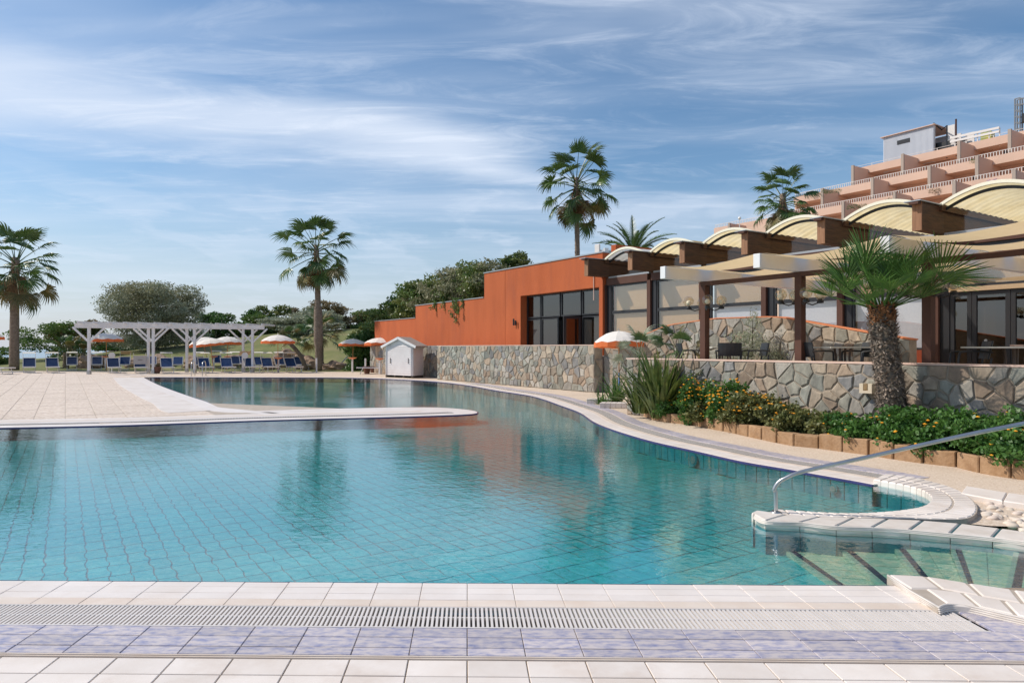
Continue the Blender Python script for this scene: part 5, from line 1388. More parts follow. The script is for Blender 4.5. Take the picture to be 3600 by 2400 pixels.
def make_clumps(w, h, d, k, seed, z0=.3, cs=.38, flat=0.8):
    g = random.Random(seed); out = []
    for i in range(k):
        a = g.uniform(0, 6.283); r = math.sqrt(g.random())*.84; t = g.random()
        zz = z0*h + (1-z0)*h*t*.84
        k_ = math.sqrt(max(.15, 1-((zz/h-.5)/.62)**2))
        s = cs*g.uniform(.7, 1.2)
        out.append((math.cos(a)*r*w*.5*k_, math.sin(a)*r*d*.5*k_, zz, s*w*.5, s*d*.5, s*h*.5*flat))
    return out
def tree(name, label, cat, base, w, h, d, mat, n, size, seed, k=16, z0=.3, cs=.38, trunk=.22, trunk_h=None, group=None, stems=1, elong=1.8, gravity=0, mat2=None):
    root = thing(name, label, cat, tuple(base), group=group)
    g = random.Random(seed+100); cl = make_clumps(w, h, d, k, seed, z0, cs)
    if mat2:
        foliage('crown', cl[:k//2+1], n//2, size, seed, M[mat], root, elong=elong, gravity=gravity)
        foliage('crown_pale', cl[k//2-1:], n//2, size, seed+1, M[mat2], root, elong=elong, gravity=gravity)
    else: foliage('crown', cl, n, size, seed, M[mat], root, elong=elong, gravity=gravity)
    if trunk:
        m = MB()
        for s in range(stems):
            b0 = Vector((g.uniform(-.2, .2)*s, 0, -.1)); fork = Vector((g.uniform(-.3, .3)*(s+1), g.uniform(-.2, .2), h*z0*.8))
            m.tube([b0, b0.lerp(fork, .5)+Vector((g.uniform(-.1, .1), 0, 0)), fork], [trunk, trunk*.8, trunk*.6], 7)
            for q in range(min(7, k)):
                c = cl[(q*3+s) % len(cl)]; e = Vector(c[:3]); mid = fork.lerp(e, .5)+Vector((0, 0, g.uniform(-.1, .3)))
                m.tube([fork, mid, e], [trunk*.5, trunk*.3, trunk*.12], 5)
        m.build('trunk', M['bark'], root, smooth=True)
    return root
def T(px, Y): p = GY(px, Y); p.z = lawn_h(p.x, p.y) - .05 if 42 < Y < 92 else -.5; return p
def treepx(name, label, px0, px1, ytop, ybot, Y, mat, n, size, seed, group=None, **kw):
    b = T((px0+px1)/2, Y); w = (px1-px0)/2400*Y*(1.0 if (px1-px0) > 200 else 1.6); zt = ZH(ytop, Y)
    zb = b.z
    return tree(name, label, kw.pop('cat', 'tree'), (b.x, b.y, zb), w, zt-zb, w*.8, mat, n, size, seed, group=group, **kw)
treepx('olive_tree', 'large grey-green olive tree with pale blossom side behind the white pergola', 345, 725, 985, 1290, 62, 'olive_leaf', 60000, .17, 21, k=62, z0=.12, cs=.31, trunk=.32, stems=3, mat2='grey_leaf', elong=2.2)  # half the clumps take the paler leaf colour
treepx('pine_tree', 'thin dark tree with airy crown at the seaward end of the lawn', 110, 265, 1128, 1270, 58, 'mid_leaf', 5000, .2, 22, k=12, z0=.2, cs=.34, trunk=.12)
treepx('pine_tree', 'taller airy tree directly left of the white pergola top', 200, 345, 1112, 1280, 60, 'brown_leaf', 6500, .2, 23, k=12, z0=.25, cs=.36, trunk=.12, mat2='mid_leaf')
treepx('green_bush', 'low green bush by the sea at the base of the tall palm', -60, 24, 1205, 1275, 54, 'mid_leaf', 3000, .2, 24, k=7, z0=.05, cs=.5, trunk=0, cat='bush')
treepx('evergreen_bush', 'dark hedge-like mass under the olive tree crown', 330, 560, 1185, 1290, 66, 'green_leaf', 9000, .2, 25, k=14, z0=.1, cs=.45, trunk=0, cat='bush')
treepx('evergreen_bush', 'dark shrub mass right of the olive tree trunk, above the lawn', 520, 720, 1165, 1262, 74, 'green_leaf', 9000, .22, 26, k=14, z0=.1, cs=.45, trunk=0, cat='bush')
treepx('round_tree', 'bright green round tree between the olive and the dark grove', 700, 800, 1094, 1215, 72, 'green_leaf', 8000, .22, 27, k=12, z0=.04, cs=.38, trunk=.15)
treepx('grove_tree', 'dark bushy tree, first of the grove above the pergola end', 806, 905, 1062, 1210, 74, 'mid_leaf', 9000, .24, 28, k=13, z0=.04, cs=.38, trunk=.15, group='trees of the grove on the hill')
treepx('grove_tree', 'second grove tree with ragged dark crown', 880, 965, 1068, 1200, 76, 'green_leaf', 9000, .24, 29, k=13, z0=.04, cs=.38, trunk=.15, group='trees of the grove on the hill')
treepx('grove_tree', 'yellowish grove tree above the second parasol canopy', 925, 1005, 1074, 1190, 77, 'bush_leaf', 8000, .24, 30, k=12, z0=.04, cs=.38, trunk=.15, group='trees of the grove on the hill')
treepx('grove_tree', 'brownish grove tree behind the silver bush', 995, 1062, 1076, 1180, 79, 'brown_leaf', 6500, .24, 31, k=10, z0=.04, cs=.38, trunk=.12, group='trees of the grove on the hill')
treepx('grove_tree', 'thin-crowned tree directly behind the fan palm trunk', 1052, 1165, 1056, 1180, 78, 'brown_leaf', 7000, .22, 32, k=12, z0=.3, cs=.34, trunk=.14, mat2='grey_leaf', group='trees of the grove on the hill')
treepx('grove_tree', 'brown-green tree with visible stems between palm and orange wall', 1180, 1290, 1070, 1168, 80, 'brown_leaf', 9000, .22, 33, k=14, z0=.04, cs=.4, trunk=.16, stems=2, mat2='mid_leaf', group='trees of the grove on the hill')
treepx('grove_tree', 'dark tree at the crest behind the glossy bushes', 1265, 1345, 1086, 1170, 82, 'mid_leaf', 7000, .24, 34, k=12, z0=.1, cs=.42, trunk=.12, group='trees of the grove on the hill')
treepx('silver_bush', 'silvery olive bush on the hill above the middle parasol', 968, 1085, 1105, 1190, 66, 'grey_leaf', 12000, .18, 35, k=14, z0=.1, cs=.42, trunk=0, cat='bush')
treepx('silver_bush', 'small silver bush behind the fan palm trunk', 1060, 1180, 1090, 1170, 69, 'grey_leaf', 8000, .18, 36, k=12, z0=.1, cs=.4, trunk=0, cat='bush')
treepx('glossy_bush', 'bright glossy bush at the foot of the slope left of the orange wall', 1228, 1322, 1140, 1300, 46, 'green_leaf', 14000, .16, 37, k=18, z0=.08, cs=.4, trunk=0, cat='bush')
treepx('glossy_bush', 'tall dark bush filling the corner by the orange wall end', 1258, 1345, 1105, 1290, 50, 'bush_leaf', 12000, .18, 38, k=16, z0=.08, cs=.4, trunk=0, cat='bush')
# big bush climbing over the orange wall
def wallbush(name, label, pxs, b, n, size, seed, mats, k=None):
    root = thing(name, label, 'bush', tuple(W(30, b, 0)), world=True); g = random.Random(seed); cl = []
    for (px, yt, yb) in pxs:
        Y = (ga(px, b)*A2.y + b*B2.y); zt, zb = ZH(yt, Y), ZH(yb, Y); x = (px-1800)/2400*Y
        for q in range(3):
            f = g.random(); cl.append((x+g.uniform(-.5, .5), Y+g.uniform(-.8, .8)+.5, zb+(zt-zb)*(.25+.6*q/2)-.1, g.uniform(.6, .95), g.uniform(.6, 1.0), (zt-zb)*.26*g.uniform(.8, 1.15)))
    for i, mt in enumerate(mats):
        foliage(('crown', 'crown_pale')[i], cl[i::len(mats)] if len(mats) > 1 else cl, n//len(mats), size, seed+i, M[mt], root)
    return root
wallbush('climbing_bush', 'big glossy bush spilling over the stepped orange wall', [(1475, 1010, 1085), (1500, 990, 1085), (1530, 965, 1080), (1565, 945, 1070), (1600, 950, 1065), (1635, 935, 1050), (1660, 918, 1045), (1685, 925, 1040), (1545, 1000, 1080), (1610, 990, 1068), (1700, 930, 1040)], 17.0, 30000, .14, 51, ['bush_leaf', 'olive_leaf'])
wallbush('climbing_bush', 'darker ragged bush behind the lowest orange wall step', [(1335, 1085, 1150), (1360, 1062, 1140), (1390, 1045, 1130), (1420, 1020, 1125), (1445, 1000, 1120), (1470, 985, 1100), (1350, 1090, 1160)], 17.2, 20000, .15, 52, ['mid_leaf', 'bush_leaf'])
yt = thing('yellow_tree', 'small yellow-green tree peeking over the orange parapet', 'tree', tuple(GY(1808, 40, 0)))
foliage('crown', [(-.3, 0, ZH(925, 40), .6, .5, .42), (.35, 0, ZH(915, 40)+.0, .5, .5, .45), (0, 0, ZH(935, 40), .9, .5, .4)], 3500, .15, 53, M['bush_leaf'], yt)
m_ = MB(); m_.tube([(0, 0, -.4), (0, 0, ZH(930, 40))], .09, 6); m_.build('trunk', M['bark'], yt)
vine = MB(); r_ = random.Random(6); lv = []
for px, L in ((1530, .35), (1592, .7), (1600, .9), (1608, 1.0), (1625, .6), (1560, .35)):
    a = ga(px, OB-.05); p = W(a, OB-.06, 3.8)
    pts = [p+Vector((r_.uniform(-.06, .06)*q, 0, -L*q/5)) for q in range(6)]
    vine.tube(pts, .012, 4)
    for q in pts: lv.append((q.x, q.y, q.z, .09, .07, .12))
vr = thing('hanging_vine', 'vine stems hanging down the face of the orange wall', 'vine', tuple(W(ga(1600, OB), OB, 3.7)), world=True)
vine.build('stem', M['bark'], vr); foliage('vine_leaves', lv, 900, .09, 8, M['mid_leaf'], vr)
# young palms around the fan palm and left of the pergola
def small_palm(label, base, H, r, nf, sc, seed, mats=('palm_green',), elmax=85, elmin=-20, lean=(0, 0), name='small_fan_palm'):
    g = random.Random(seed); root = thing(name, label, 'palm tree', tuple(base))
    m, ch, top = trunk_mesh(H, r, r*.9, lean, 120, seed, .08); t_ = m.build('trunk', M['trunk'], root, smooth=True); ch.build('leaf_base_stubs', M['trunk_chip'], t_, kind='stuff', fixn=False)
    for i in range(nf):
        t = i/nf; az = i*2.4
        frond_obj(fans[g.randrange(3)], M[mats[g.randrange(len(mats))]], None, root, top, az, R(elmax+(elmin-elmax)*t+g.uniform(-8, 8)), sc*g.uniform(.8, 1.1), R(g.uniform(-40, 40)))
    return root
small_palm('small leaning fan palm left of the fan palm trunk, yellowing leaves', T(1105, 46)+Vector((-.5, -.4, 0)), 1.9, .15, 16, .62, 71, ('palm_green', 'palm_olive'), lean=(-1.1, 0))
small_palm('bushy fan palm behind the tall palm trunk, fronds on both sides', T(1128, 48), 2.5, .2, 24, .95, 72, ('palm_olive', 'palm_green', 'palm_olive'), elmin=-35)
small_palm('low bushy fan palm before the trees left of the pergola', T(232, 50), 1.1, .2, 18, .75, 73, ('palm_green', 'palm_olive'))
small_palm('second low fan palm touching the first pergola post', T(290, 51), 1.0, .2, 14, .7, 74, ('palm_olive', 'palm_green'))
small_palm('small fan palm growing at the end of the terrace wall beside the near parasol', W(12.1, 11.6, .0), 1.25, .08, 12, .42, 75, ('palm_green', 'grey_leaf'), name='young_palm')
small_palm('small fan palm behind the sword-leaved plant at the wall corner', W(11.2, 11.95, .5), .85, .08, 11, .42, 76, ('palm_green', 'palm_olive'), name='young_palm')

# sword-leaved plants
def sword_plant(label, base, n, L, seed, spread=1.0, mat='spike_leaf', name='sword_plant'):
    g = random.Random(seed); root = thing(name, label, 'plant', tuple(base))
    for i in range(n):
        az = i*2.4+g.uniform(-.3, .3); lean = g.uniform(.08, 1.0)*spread; l = L*g.uniform(.6, 1.1); w = l*.03+.008
        d = Vector((math.cos(az), math.sin(az), 0)); s_ = Vector((-d.y, d.x, 0)); m = MB(); prev = None
        for q in range(6):
            t = q/5; p = d*(.06+l*t*math.sin(lean*(.5+.55*t))) + Vector((0, 0, l*t*math.cos(lean*(.5+.55*t)))); ww = w*(1-t)**.6*(.6+.4*min(1, t*4))+.001
            b = len(m.v); m.v += [tuple(p-s_*ww+Vector((0,0,ww*.4))), tuple(p), tuple(p+s_*ww+Vector((0,0,ww*.4)))]
            if prev is not None: m.f += [(prev, b, b+1, prev+1), (prev+1, b+1, b+2, prev+2)]
            prev = b
        m.build('leaf', M[mat], root, smooth=True, fixn=False, loc=Vector((g.uniform(-.12, .12), g.uniform(-.12, .12), 0)))
    return root
sword_plant('large sword-leaved plant at the corner of the flower bed', W(10.1, 10.25, .05), 160, 1.5, 81, .85)
sword_plant('second sword-leaved clump leaning out over the wall corner', W(10.7, 10.3, .1), 55, 1.15, 82, 1.15)
sword_plant('low dark strappy plant outside the wall end under the parasol', GY(2165, 18.4), 70, .85, 83, 1.2, 'green_leaf')
sword_plant('thin grassy clump beyond the wall end', GY(2120, 18.0), 30, .55, 84, 1.4, 'green_leaf')
# olive shrub on the terrace
osb = W(9.9, 12.9, TF); os_ = thing('olive_shrub', 'grey-leaved olive shrub on the terrace behind the first table', 'shrub', tuple(osb))
foliage('crown', [(-.35, 0, .45, .45, .35, .4), (.2, 0, .5, .5, .35, .42), (-.1, 0, .85, .42, .3, .3), (.05, 0, 1.25, .16, .14, .35), (.55, 0, .35, .35, .3, .32), (-.6, 0, .3, .3, .3, .3)], 6500, .06, 85, M['grey_leaf'], os_, elong=3)
m_ = MB(); m_.tube([(0, 0, 0), (.02, 0, .5), (.04, 0, 1.4)], [.03, .02, .006], 5); m_.build('stem', M['bark'], os_)

# ------------------------------------------------------------------ flower bed: sandstone edging, soil, lantana bushes
edge_px = [(2222,1448),(2262,1462),(2303,1477),(2370,1487),(2437,1494),(2505,1508),(2574,1521),(2685,1546),(2804,1569),(2872,1574),(2940,1584),(3021,1593),(3110,1608),(3197,1621.5),(3290,1632),(3362,1640.6),(3420,1655),(3470,1668),(3530,1677),(3600,1684),(3800,1712),(4000,1745)]
eg = smooth_poly([G(*p) for p in edge_px], 4)
ed = thing('stone_bed_edging', 'row of square sandstone blocks edging the flower bed', 'bed edging', tuple(G(3000,1592)), world=True)
eb = resample(eg, .385)
for i in range(len(eb)-1):
    a, b = eb[i], eb[i+1]; d = (b-a).normalized(); nn = Vector((-d.y, d.x, 0)); 
    a = a + d*.008; b = b - d*.008; hgt = .19+rnd.uniform(-.02, .03); c = (a+b)/2; t = .16
    rot = rnd.uniform(-.012, .012)
    m_ = MB(); j = lambda: Vector((rnd.uniform(-.007, .007), rnd.uniform(-.007, .007), 0))
    p4 = [a-c+j(), b-c+j(), b-c+nn*t+j(), a-c+nn*t+j()]
    m_.hexa([p+Vector((0,0,-.05)) for p in p4] + [p*.98+Vector((0,0,hgt+rnd.uniform(-.012, .012))) for p in p4])
    m_.build('block', M['sandstone'], ed, loc=c, bevel=.012)
bed_in = offset(eg, .14)
bed_poly = [(p.x, p.y) for p in bed_in] + [(W(0.5, TW+.01).x, W(.5, TW+.01).y), (W(11.4, TW+.01).x, W(11.4, TW+.01).y)]
mb = MB(); mb.v = [(x, y, .13) for x, y in bed_poly]
for t in tessellate_polygon([[Vector((x, y, 0)) for x, y in bed_poly]]): mb.f.append(tuple(t))
struct(mb.build('planting_soil', M['soil'], fixn=False))
def lantana(px, Y, w, h, d, nleaf, nfl, seed, label, mat='lantana_leaf', size=.058, fl=.027, lean=0):
    b = GY(px, Y, .12); root = thing('lantana_bush', label, 'flower bush', tuple(b), group='yellow flowering bushes in the bed')
    g = random.Random(seed); cl = []
    for q in range(11):
        a = g.uniform(0, 6.28); r = math.sqrt(g.random())*.75
        cl.append((math.cos(a)*r*w*.5, math.sin(a)*r*d*.5, h*g.uniform(.16, .68), w*.24*g.uniform(.7, 1.2), d*.26*g.uniform(.7, 1.2), h*.34*g.uniform(.7, 1.1)))
    foliage('foliage', cl, nleaf, size, seed, M[mat], root, elong=1.5, shell=.35)
    m = MB()
    for q in range(9):
        e = Vector(cl[q % len(cl)][:3]); m.tube([Vector((e.x*.2, e.y*.2, 0)), e*.6, e], [.008, .006, .003], 4)
    m.build('stem', M['bark'], root)
    fm = MB()
    for q in range(nfl):
        c = cl[g.randrange(len(cl))]; a = g.uniform(0, 6.28); e = g.uniform(-.1, 1.3); k_ = 1.1
        p = Vector((c[0]+math.cos(a)*math.cos(e)*c[3]*k_, c[1]-abs(math.sin(a))*math.cos(e)*c[4]*k_, c[2]+math.sin(e)*c[5]*k_)); r = fl*g.uniform(.7, 1.15)
        b_ = len(fm.v)
        for (x, y, z) in ((0,0,.6),(1,0,.1),(.31,.95,.1),(-.81,.59,.1),(-.81,-.59,.1),(.31,-.95,.1),(0,0,-.4)): fm.v.append((p.x+x*r, p.y+y*r, p.z+z*r))
        for k_ in range(5): fm.f.append((b_, b_+1+k_, b_+1+(k_+1) % 5)); fm.f.append((b_+6, b_+1+(k_+1) % 5, b_+1+k_))
    fm.build('flower_heads', M['flower'], root, kind='stuff')
    return root
lt = [  # px, place across the bed (0 edging .. 1 wall), w, h, d, leaves, flowers, label, leaf
 (2400, .45, .9, .50, .55, 4800, 22, 'green flowering bush at the foot of the sword-leaved plant', 'lantana_leaf'),
 (2485, .62, 1.0, .84, .6, 6800, 130, 'tallest flowering bush, covered in orange-yellow heads against the wall', 'lantana_leaf'),
 (2585, .60, 1.0, .78, .6, 6800, 130, 'densely flowering bush right beside the tallest one', 'lantana_leaf'),
 (2510, .22, .9, .40, .45, 4200, 30, 'low bush spilling over the third and fourth edging blocks', 'lantana_dry'),
 (2610, .22, .9, .42, .45, 4200, 22, 'low dry-looking bush before the densely flowering one', 'lantana_dry'),
 (2665, .55, 1.0, .62, .6, 6000, 55, 'olive-tinted bush with scattered flowers behind the chipped block', 'lantana_dry'),
 (2745, .40, .95, .50, .6, 5200, 34, 'olive-tinted bush under the tall grey stones of the wall', 'lantana_dry'),
 (2820, .30, .9, .40, .5, 5000, 10, 'brownish low bush along the edging before the wall lamp', 'lantana_dry'),
 (2915, .45, .95, .46, .7, 5800, 8, 'brownish bush below the small wall lamp', 'lantana_dry'),
 (2985, .28, .9, .42, .55, 6000, 14, 'bright green bush left of the palm foot', 'lantana_leaf'),
 (3075, .30, .9, .42, .6, 6500, 18, 'green bush before the palm foot spilling over the blocks', 'lantana_leaf'),
 (3230, .62, 1.0, .58, .9, 7500, 14, 'deep green bush right of the palm trunk', 'lantana_leaf'),
 (3190, .22, .9, .42, .6, 6500, 16, 'green bush overhanging the blocks right of the palm foot', 'lantana_leaf'),
 (3370, .55, 1.0, .62, .9, 7500, 10, 'deep green bush under the steel handrail', 'lantana_leaf'),
 (3320, .16, .8, .40, .55, 6000, 14, 'low green bush on the corner of the block edging', 'lantana_leaf'),
 (3490, .35, 1.0, .62, .9, 7500, 22, 'leafy bush at the bend of the edging near the frame edge', 'lantana_leaf'),
 (3600, .16, 1.0, .50, .8, 7500, 34, 'last leafy bush of the bed with yellow heads low down', 'lantana_leaf')]
def bedY(px, f):
    e = min(eg, key=lambda p: abs(1800+p.x/p.y*2400-px)).y + .22
    a_ = ga(px, TW); w_ = a_*A2.y + TW*B2.y - .22
    return e + (w_-e)*f
lt = [(t_[0], bedY(t_[0], t_[1])) + t_[2:] for t_ in lt]
for i, (px, Y, w, h, d, nl_, nf, lab, mt) in enumerate(lt): lantana(px, Y, w, h, d, nl_, nf, 200+i, lab, mt)

# ------------------------------------------------------------------ pebble bed
mb = MB(); q = [G(3424,1790,-.05), G(3600,1850,-.05), G(4100,1920,-.05), G(4100,1800,-.05), G(3438,1745,-.05)]
r_ = random.Random(12)
protos = []
for k in range(4):
    m = MB(); prof = [(max(.001, math.sin(math.pi*i/6)), -math.cos(math.pi*i/6)) for i in range(7)]; m.lathe(prof, 9)
    m.v = [(x*(1+r_.uniform(-.1, .1)), y*(.72+r_.uniform(-.06, .06)), z*.48) for x, y, z in m.v]; me = m.mesh('pebble'); fix_normals(me); me.polygons.foreach_set('use_smooth', [True]*len(me.polygons)); me.materials.append(M['pebble']); protos.append(me)
cnt = 0
for k in range(420):
    px, py = r_.uniform(3440, 3720), r_.uniform(1752, 1868)
    ylo = 1795 + (px-3440)*.33 + 22; yhi = 1748 + max(0, px-3440)*.155
    if py > ylo-8 or py < yhi+8: continue
    p = G(px, py, .0); s_ = r_.uniform(.022, .062)
    o = bpy.data.objects.new('pebble', protos[k % 4]); COL.objects.link(o); o.location = (p.x, p.y, -.02 + r_.uniform(0, .02)); o.scale = (s_, s_, s_); o.rotation_euler = (r_.uniform(-.3, .3), r_.uniform(-.3, .3), r_.uniform(0, 6.3))
    tag(o, 'pale rounded pebble in the bed between the kerb and the pool coping', 'pebble', 'pebbles in the bed by the handrail wall'); cnt += 1
    if cnt >= 90: break

# ------------------------------------------------------------------ handrail and ladder
hr = thing('handrail', 'brushed steel handrail rising from the tip of the raised coping', 'handrail', tuple(G(2725,1800,.045)), world=True)
b0 = G(2728, 1800, .045)
pts = [b0, Vector((b0.x-.004, b0.y, .22))]
for px, py, Y in ((2721, 1722, 6.04), (2735, 1697, 6.03), (2762, 1680, 6.01), (2830, 1655, 5.98), (3083, 1598.5, 5.86), (3389, 1530, 5.70), (3600, 1487.5, 5.60), (3900, 1425, 5.45)):
    pts.append(GY(px, Y, ZH(py, Y)))
pts = smooth_poly(pts, 5)
m_ = MB(); m_.tube(pts, .0175, 14); m_.build('rail_tube', M['steel'], hr, smooth=True)
m_ = MB(); m_.lathe([(0.001, .010), (.035, .010), (.048, .004), (.048, 0.0)], 18, b0); m_.build('base_flange', M['steel'], hr, smooth=True)
ld = thing('pool_ladder', 'chrome pool ladder at the far bank in front of the pergola', 'ladder', tuple(G(690,1322)), world=True)
for px in (672, 711):
    p = G(px, 1321.5); m_ = MB()
    x = p.x
    m_.tube(smooth_poly([(x-.1, p.y+.65, 0), (x-.08, p.y+.6, .55), (x-.02, p.y+.35, .78), (x+.05, p.y-.05, .70), (x+.09, p.y-.18, .35), (x+.09, p.y-.18, -.24)], 4), .022, 8); m_.build('ladder_rail', M['steel'], ld, smooth=True)
for z in (-.1, -.2):
    m_ = MB(); a = G(672, 1321.5); b = G(711, 1321.5); m_.tube([(a.x+.09, a.y-.18, z), (b.x+.09, b.y-.18, z)], .02, 6); m_.build('ladder_step', M['steel'], ld)

# ------------------------------------------------------------------ white pool pergola
pp_ = thing('white_pergola', 'long white timber pergola over loungers on the far pool bank', 'pergola', tuple(GY(600, 40)), world=True)
zt = 2.86
def Yl(px): return 38.6 + (px-313)/(888-313)*3.2
fpts = {px: GY(px, Yl(px)) for px in (313, 539, 684, 888)}
rpts = {px: GY(px, Yl(px)+1.7) for px in (338, 522, 657, 855)}
for px, p in list(fpts.items()) + list(rpts.items()):
    if px == 338: continue
    m_ = MB(); m_.box(p.x-.065, p.x+.065, p.y-.065, p.y+.065, .04, zt-.2); m_.build('post', M['white_paint'], pp_)
    m_ = MB(); m_.box(p.x-.09, p.x+.09, p.y-.09, p.y+.09, 0, .2); m_.build('post_shoe', M['cap'], pp_)
    for s_ in (-1, 1):
        m_ = MB(); m_.beam((p.x+s_*.03, p.y, zt-1.02), (p.x+s_*.86, p.y+s_*.1, zt-.2), .09); m_.build('brace', M['white_paint'], pp_)
for off, pre in ((0, 0), (1.7, 0)):
    a = GY(262, Yl(262)+off); b = GY(930, Yl(930)+off)
    m_ = MB(); m_.beam((a.x, a.y, zt-.1), (b.x, b.y, zt-.1), .10, .20); m_.build('long_beam', M['white_paint'], pp_)
for i in range(13):
    px = 272+(920-272)*i/12; a = GY(px, Yl(px)-.35); b = GY(px, Yl(px)+1.9)
    m_ = MB(); m_.beam((a.x, a.y, zt+.062), (a.x-.0, b.y, zt+.062), .09, .12); m_.build('rafter', M['white_paint'], pp_)

# ------------------------------------------------------------------ sun loungers
def make_lounger():
    """faces -y (foot towards the viewer), origin on the ground under its middle"""
    t = thing('sun_lounger', 'x', 'sun lounger', (0, 0, 0), group='sun loungers on the lawn and deck')
    w = .31
    m = MB()
    for s in (-1, 1): m.beam((s*w, -.95, .36), (s*w, .35, .34), .045, .04)
    m.beam((-w, -.95, .36), (w, -.95, .36), .05, .07); m.beam((-w, .35, .34), (w, .35, .34), .04, .04)
    m.build('frame', M['alu'], t)
    m = MB(); m.hexa([(-w+.02, -.93, .372), (w-.02, -.93, .372), (w-.02, .30, .352), (-w+.02, .30, .352), (-w+.02, -.93, .384), (w-.02, -.93, .40), (w-.02, .30, .372), (-w+.02, .30, .364)]); m.build('seat_sling', M['seat_white'], t)
    m = MB()
    for s in (-1, 1): m.beam((s*w, .32, .35), (s*w, .80, .88), .04, .035)
    m.beam((-w, .80, .88), (w, .80, .88), .035, .035); m.build('backrest_frame', M['alu'], t)
    m = MB(); m.hexa([(-w+.02, .33, .37), (w-.02, .33, .37), (w-.02, .345, .36), (-w+.02, .345, .36), (-w+.02, .79, .875), (w-.02, .79, .875), (w-.02, .805, .865), (-w+.02, .805, .865)]); m.build('backrest_sling', M['mesh_blue'], t)
    for y0, y1 in ((-.62, -.78), (.30, .42)):
        m = MB()
        for s in (-1, 1): m.beam((s*(w-.03), y0, .34), (s*(w-.03), y1, .02), .03, .03)
        m.beam((-w+.03, y1, .025), (w-.03, y1, .025), .03, .035); m.build('leg', M['alu'], t)
    m = MB()
    for s in (-1, 1): m.tube([(s*w, .80, .87), (s*(w+.01), .78, 1.16), (s*(w+.01), .60, 1.20)], .012, 5)
    m.build('canopy_arm', M['alu'], t)
    m = MB(); m.hexa([(-w-.02, .42, 1.16), (w+.02, .42, 1.16), (w+.02, .86, 1.215), (-w-.02, .86, 1.215), (-w-.02, .42, 1.175), (w+.02, .42, 1.175), (w+.02, .86, 1.23), (-w-.02, .86, 1.23)]); m.build('sunshade', M['canopy_white'], t)
    return t
proto = make_lounger()
L_ = [  # px, foot y px, turn deg, shade ('w' flat,'t' tan folded up,'c' closed over back,'n' none), label
 (103, 1311, 0, 'w', 'lounger in front of the thick palm at the seaward end'),
 (185, 1311, 2, 'w', 'second front-row lounger from the thick palm, thin shade raised'),
 (253, 1299, 0, 'w', 'lounger set back on the grass just left of the first pergola post'),
 (341, 1298, 0, 'w', 'lounger on the grass just right of the first pergola post'),
 (401, 1312, 3, 'n', 'front lounger with no shade near the white fan'),
 (437, 1299, -3, 't', 'lounger with tan shade behind the white fan'),
 (494, 1312, 2, 'c', 'lounger whose taupe shade is folded down over its back'),
 (532, 1298, 0, 'n', 'lounger seen between the second pair of pergola posts'),
 (588, 1312, 3, 'w', 'front lounger right of the terracotta pot by the pergola'),
 (624, 1299, -2, 'n', 'back-row lounger without shade left of the ladder'),
 (703, 1299, 4, 'w', 'back-row lounger directly behind the pool ladder'),
 (722, 1311, 6, 'w', 'front lounger by the pool ladder, white shade raised'),
 (765, 1296, 4, 'w', 'back-row lounger under the cluster of three parasols'),
 (801, 1311, 6, 'w', 'front lounger under the cluster of three parasols'),
 (831, 1297, 6, 'w', 'back-row lounger just left of the last rear pergola post'),
 (858, 1296, 6, 'n', 'shadeless lounger half hidden by the rear pergola post'),
 (884, 1310, 10, 't', 'front lounger behind the last pergola post with tan shade'),
 (918, 1300, 9, 'w', 'back-row lounger right of the pergola end'),
 (947, 1310, 10, 'w', 'front lounger just left of the parasol with round shelf'),
 (990, 1300, 10, 'w', 'back lounger right behind the parasol post with round shelf'),
 (1030, 1310, 12, 'w', 'front lounger with bright white shade right of the shelf post'),
 (1057, 1300, 14, 't', 'back lounger with tan shade near the palm trunk')]
for i, (px, fy, turn, sh, lab) in enumerate(L_):
    Y = CAMH*2400/(fy-1222); p = GY(px, Y+.6)
    if Y > 42.5: p.z = lawn_h(p.x, p.y) - .02
    o = proto if i == 0 else dup(proto)
    o.location = p; o.rotation_euler = (0, 0, math.atan2(-p.x, p.y) + R(turn)*1.5); o['label'] = lab
    for ch_ in list(o.children):
        if ch_.name.startswith('sunshade'):
            if sh in 'nc': bpy.data.objects.remove(ch_)
            elif sh == 't':
                me = ch_.data.copy(); me.materials[0] = M['canopy_tan']; ch_.data = me; ch_.rotation_euler = (R(-38), 0, 0); ch_.location = (0, .22, .62)
    if sh == 'c':
        m = MB(); m.hexa([(-.35, .25, .52), (.35, .25, .52), (.35, .27, .53), (-.35, .27, .53), (-.35, .62, 1.02), (.35, .62, 1.02), (.35, .64, 1.01), (-.35, .64, 1.01)]); c_ = m.build('sunshade', M['taupe'], o)
        m = MB(); m.hexa([(-.14, .405, .755), (.14, .405, .755), (.14, .41, .765), (-.14, .41, .765), (-.10, .416, .775), (.10, .416, .775), (.10, .422, .783), (-.10, .422, .783)]); m.build('printed_emblem', M['print_dark'], o)
    if sh == 'n':
        for ch_ in list(o.children):
            if ch_.name.startswith('canopy_arm'): bpy.data.objects.remove(ch_)
side = [(1180, 1297.5, -72, 'w', 'side-on lounger with its foot at the lone white post'), (1218, 1297.5, -70, 'w', 'side-on lounger beside the shelf post near the bushes'), (1315, 1314, -80, 'n', 'side-on lounger with blue back raised next to the white shed'), (-6, 1315, 70, 'n', 'white lounger partly out of view at the far end of the deck')]
for px, fy, turn, sh, lab in side:
    Y = CAMH*2400/(fy-1222); p = GY(px, Y)
    if Y > 42.5: p.z = lawn_h(p.x, p.y)-.02
    o = dup(proto); o.location = p; o.rotation_euler = (0, 0, R(turn)); o['label'] = lab
    if sh == 'n':
        for ch_ in list(o.children):
            if ch_.name.startswith('sunshade') or ch_.name.startswith('canopy_arm'): bpy.data.objects.remove(ch_)

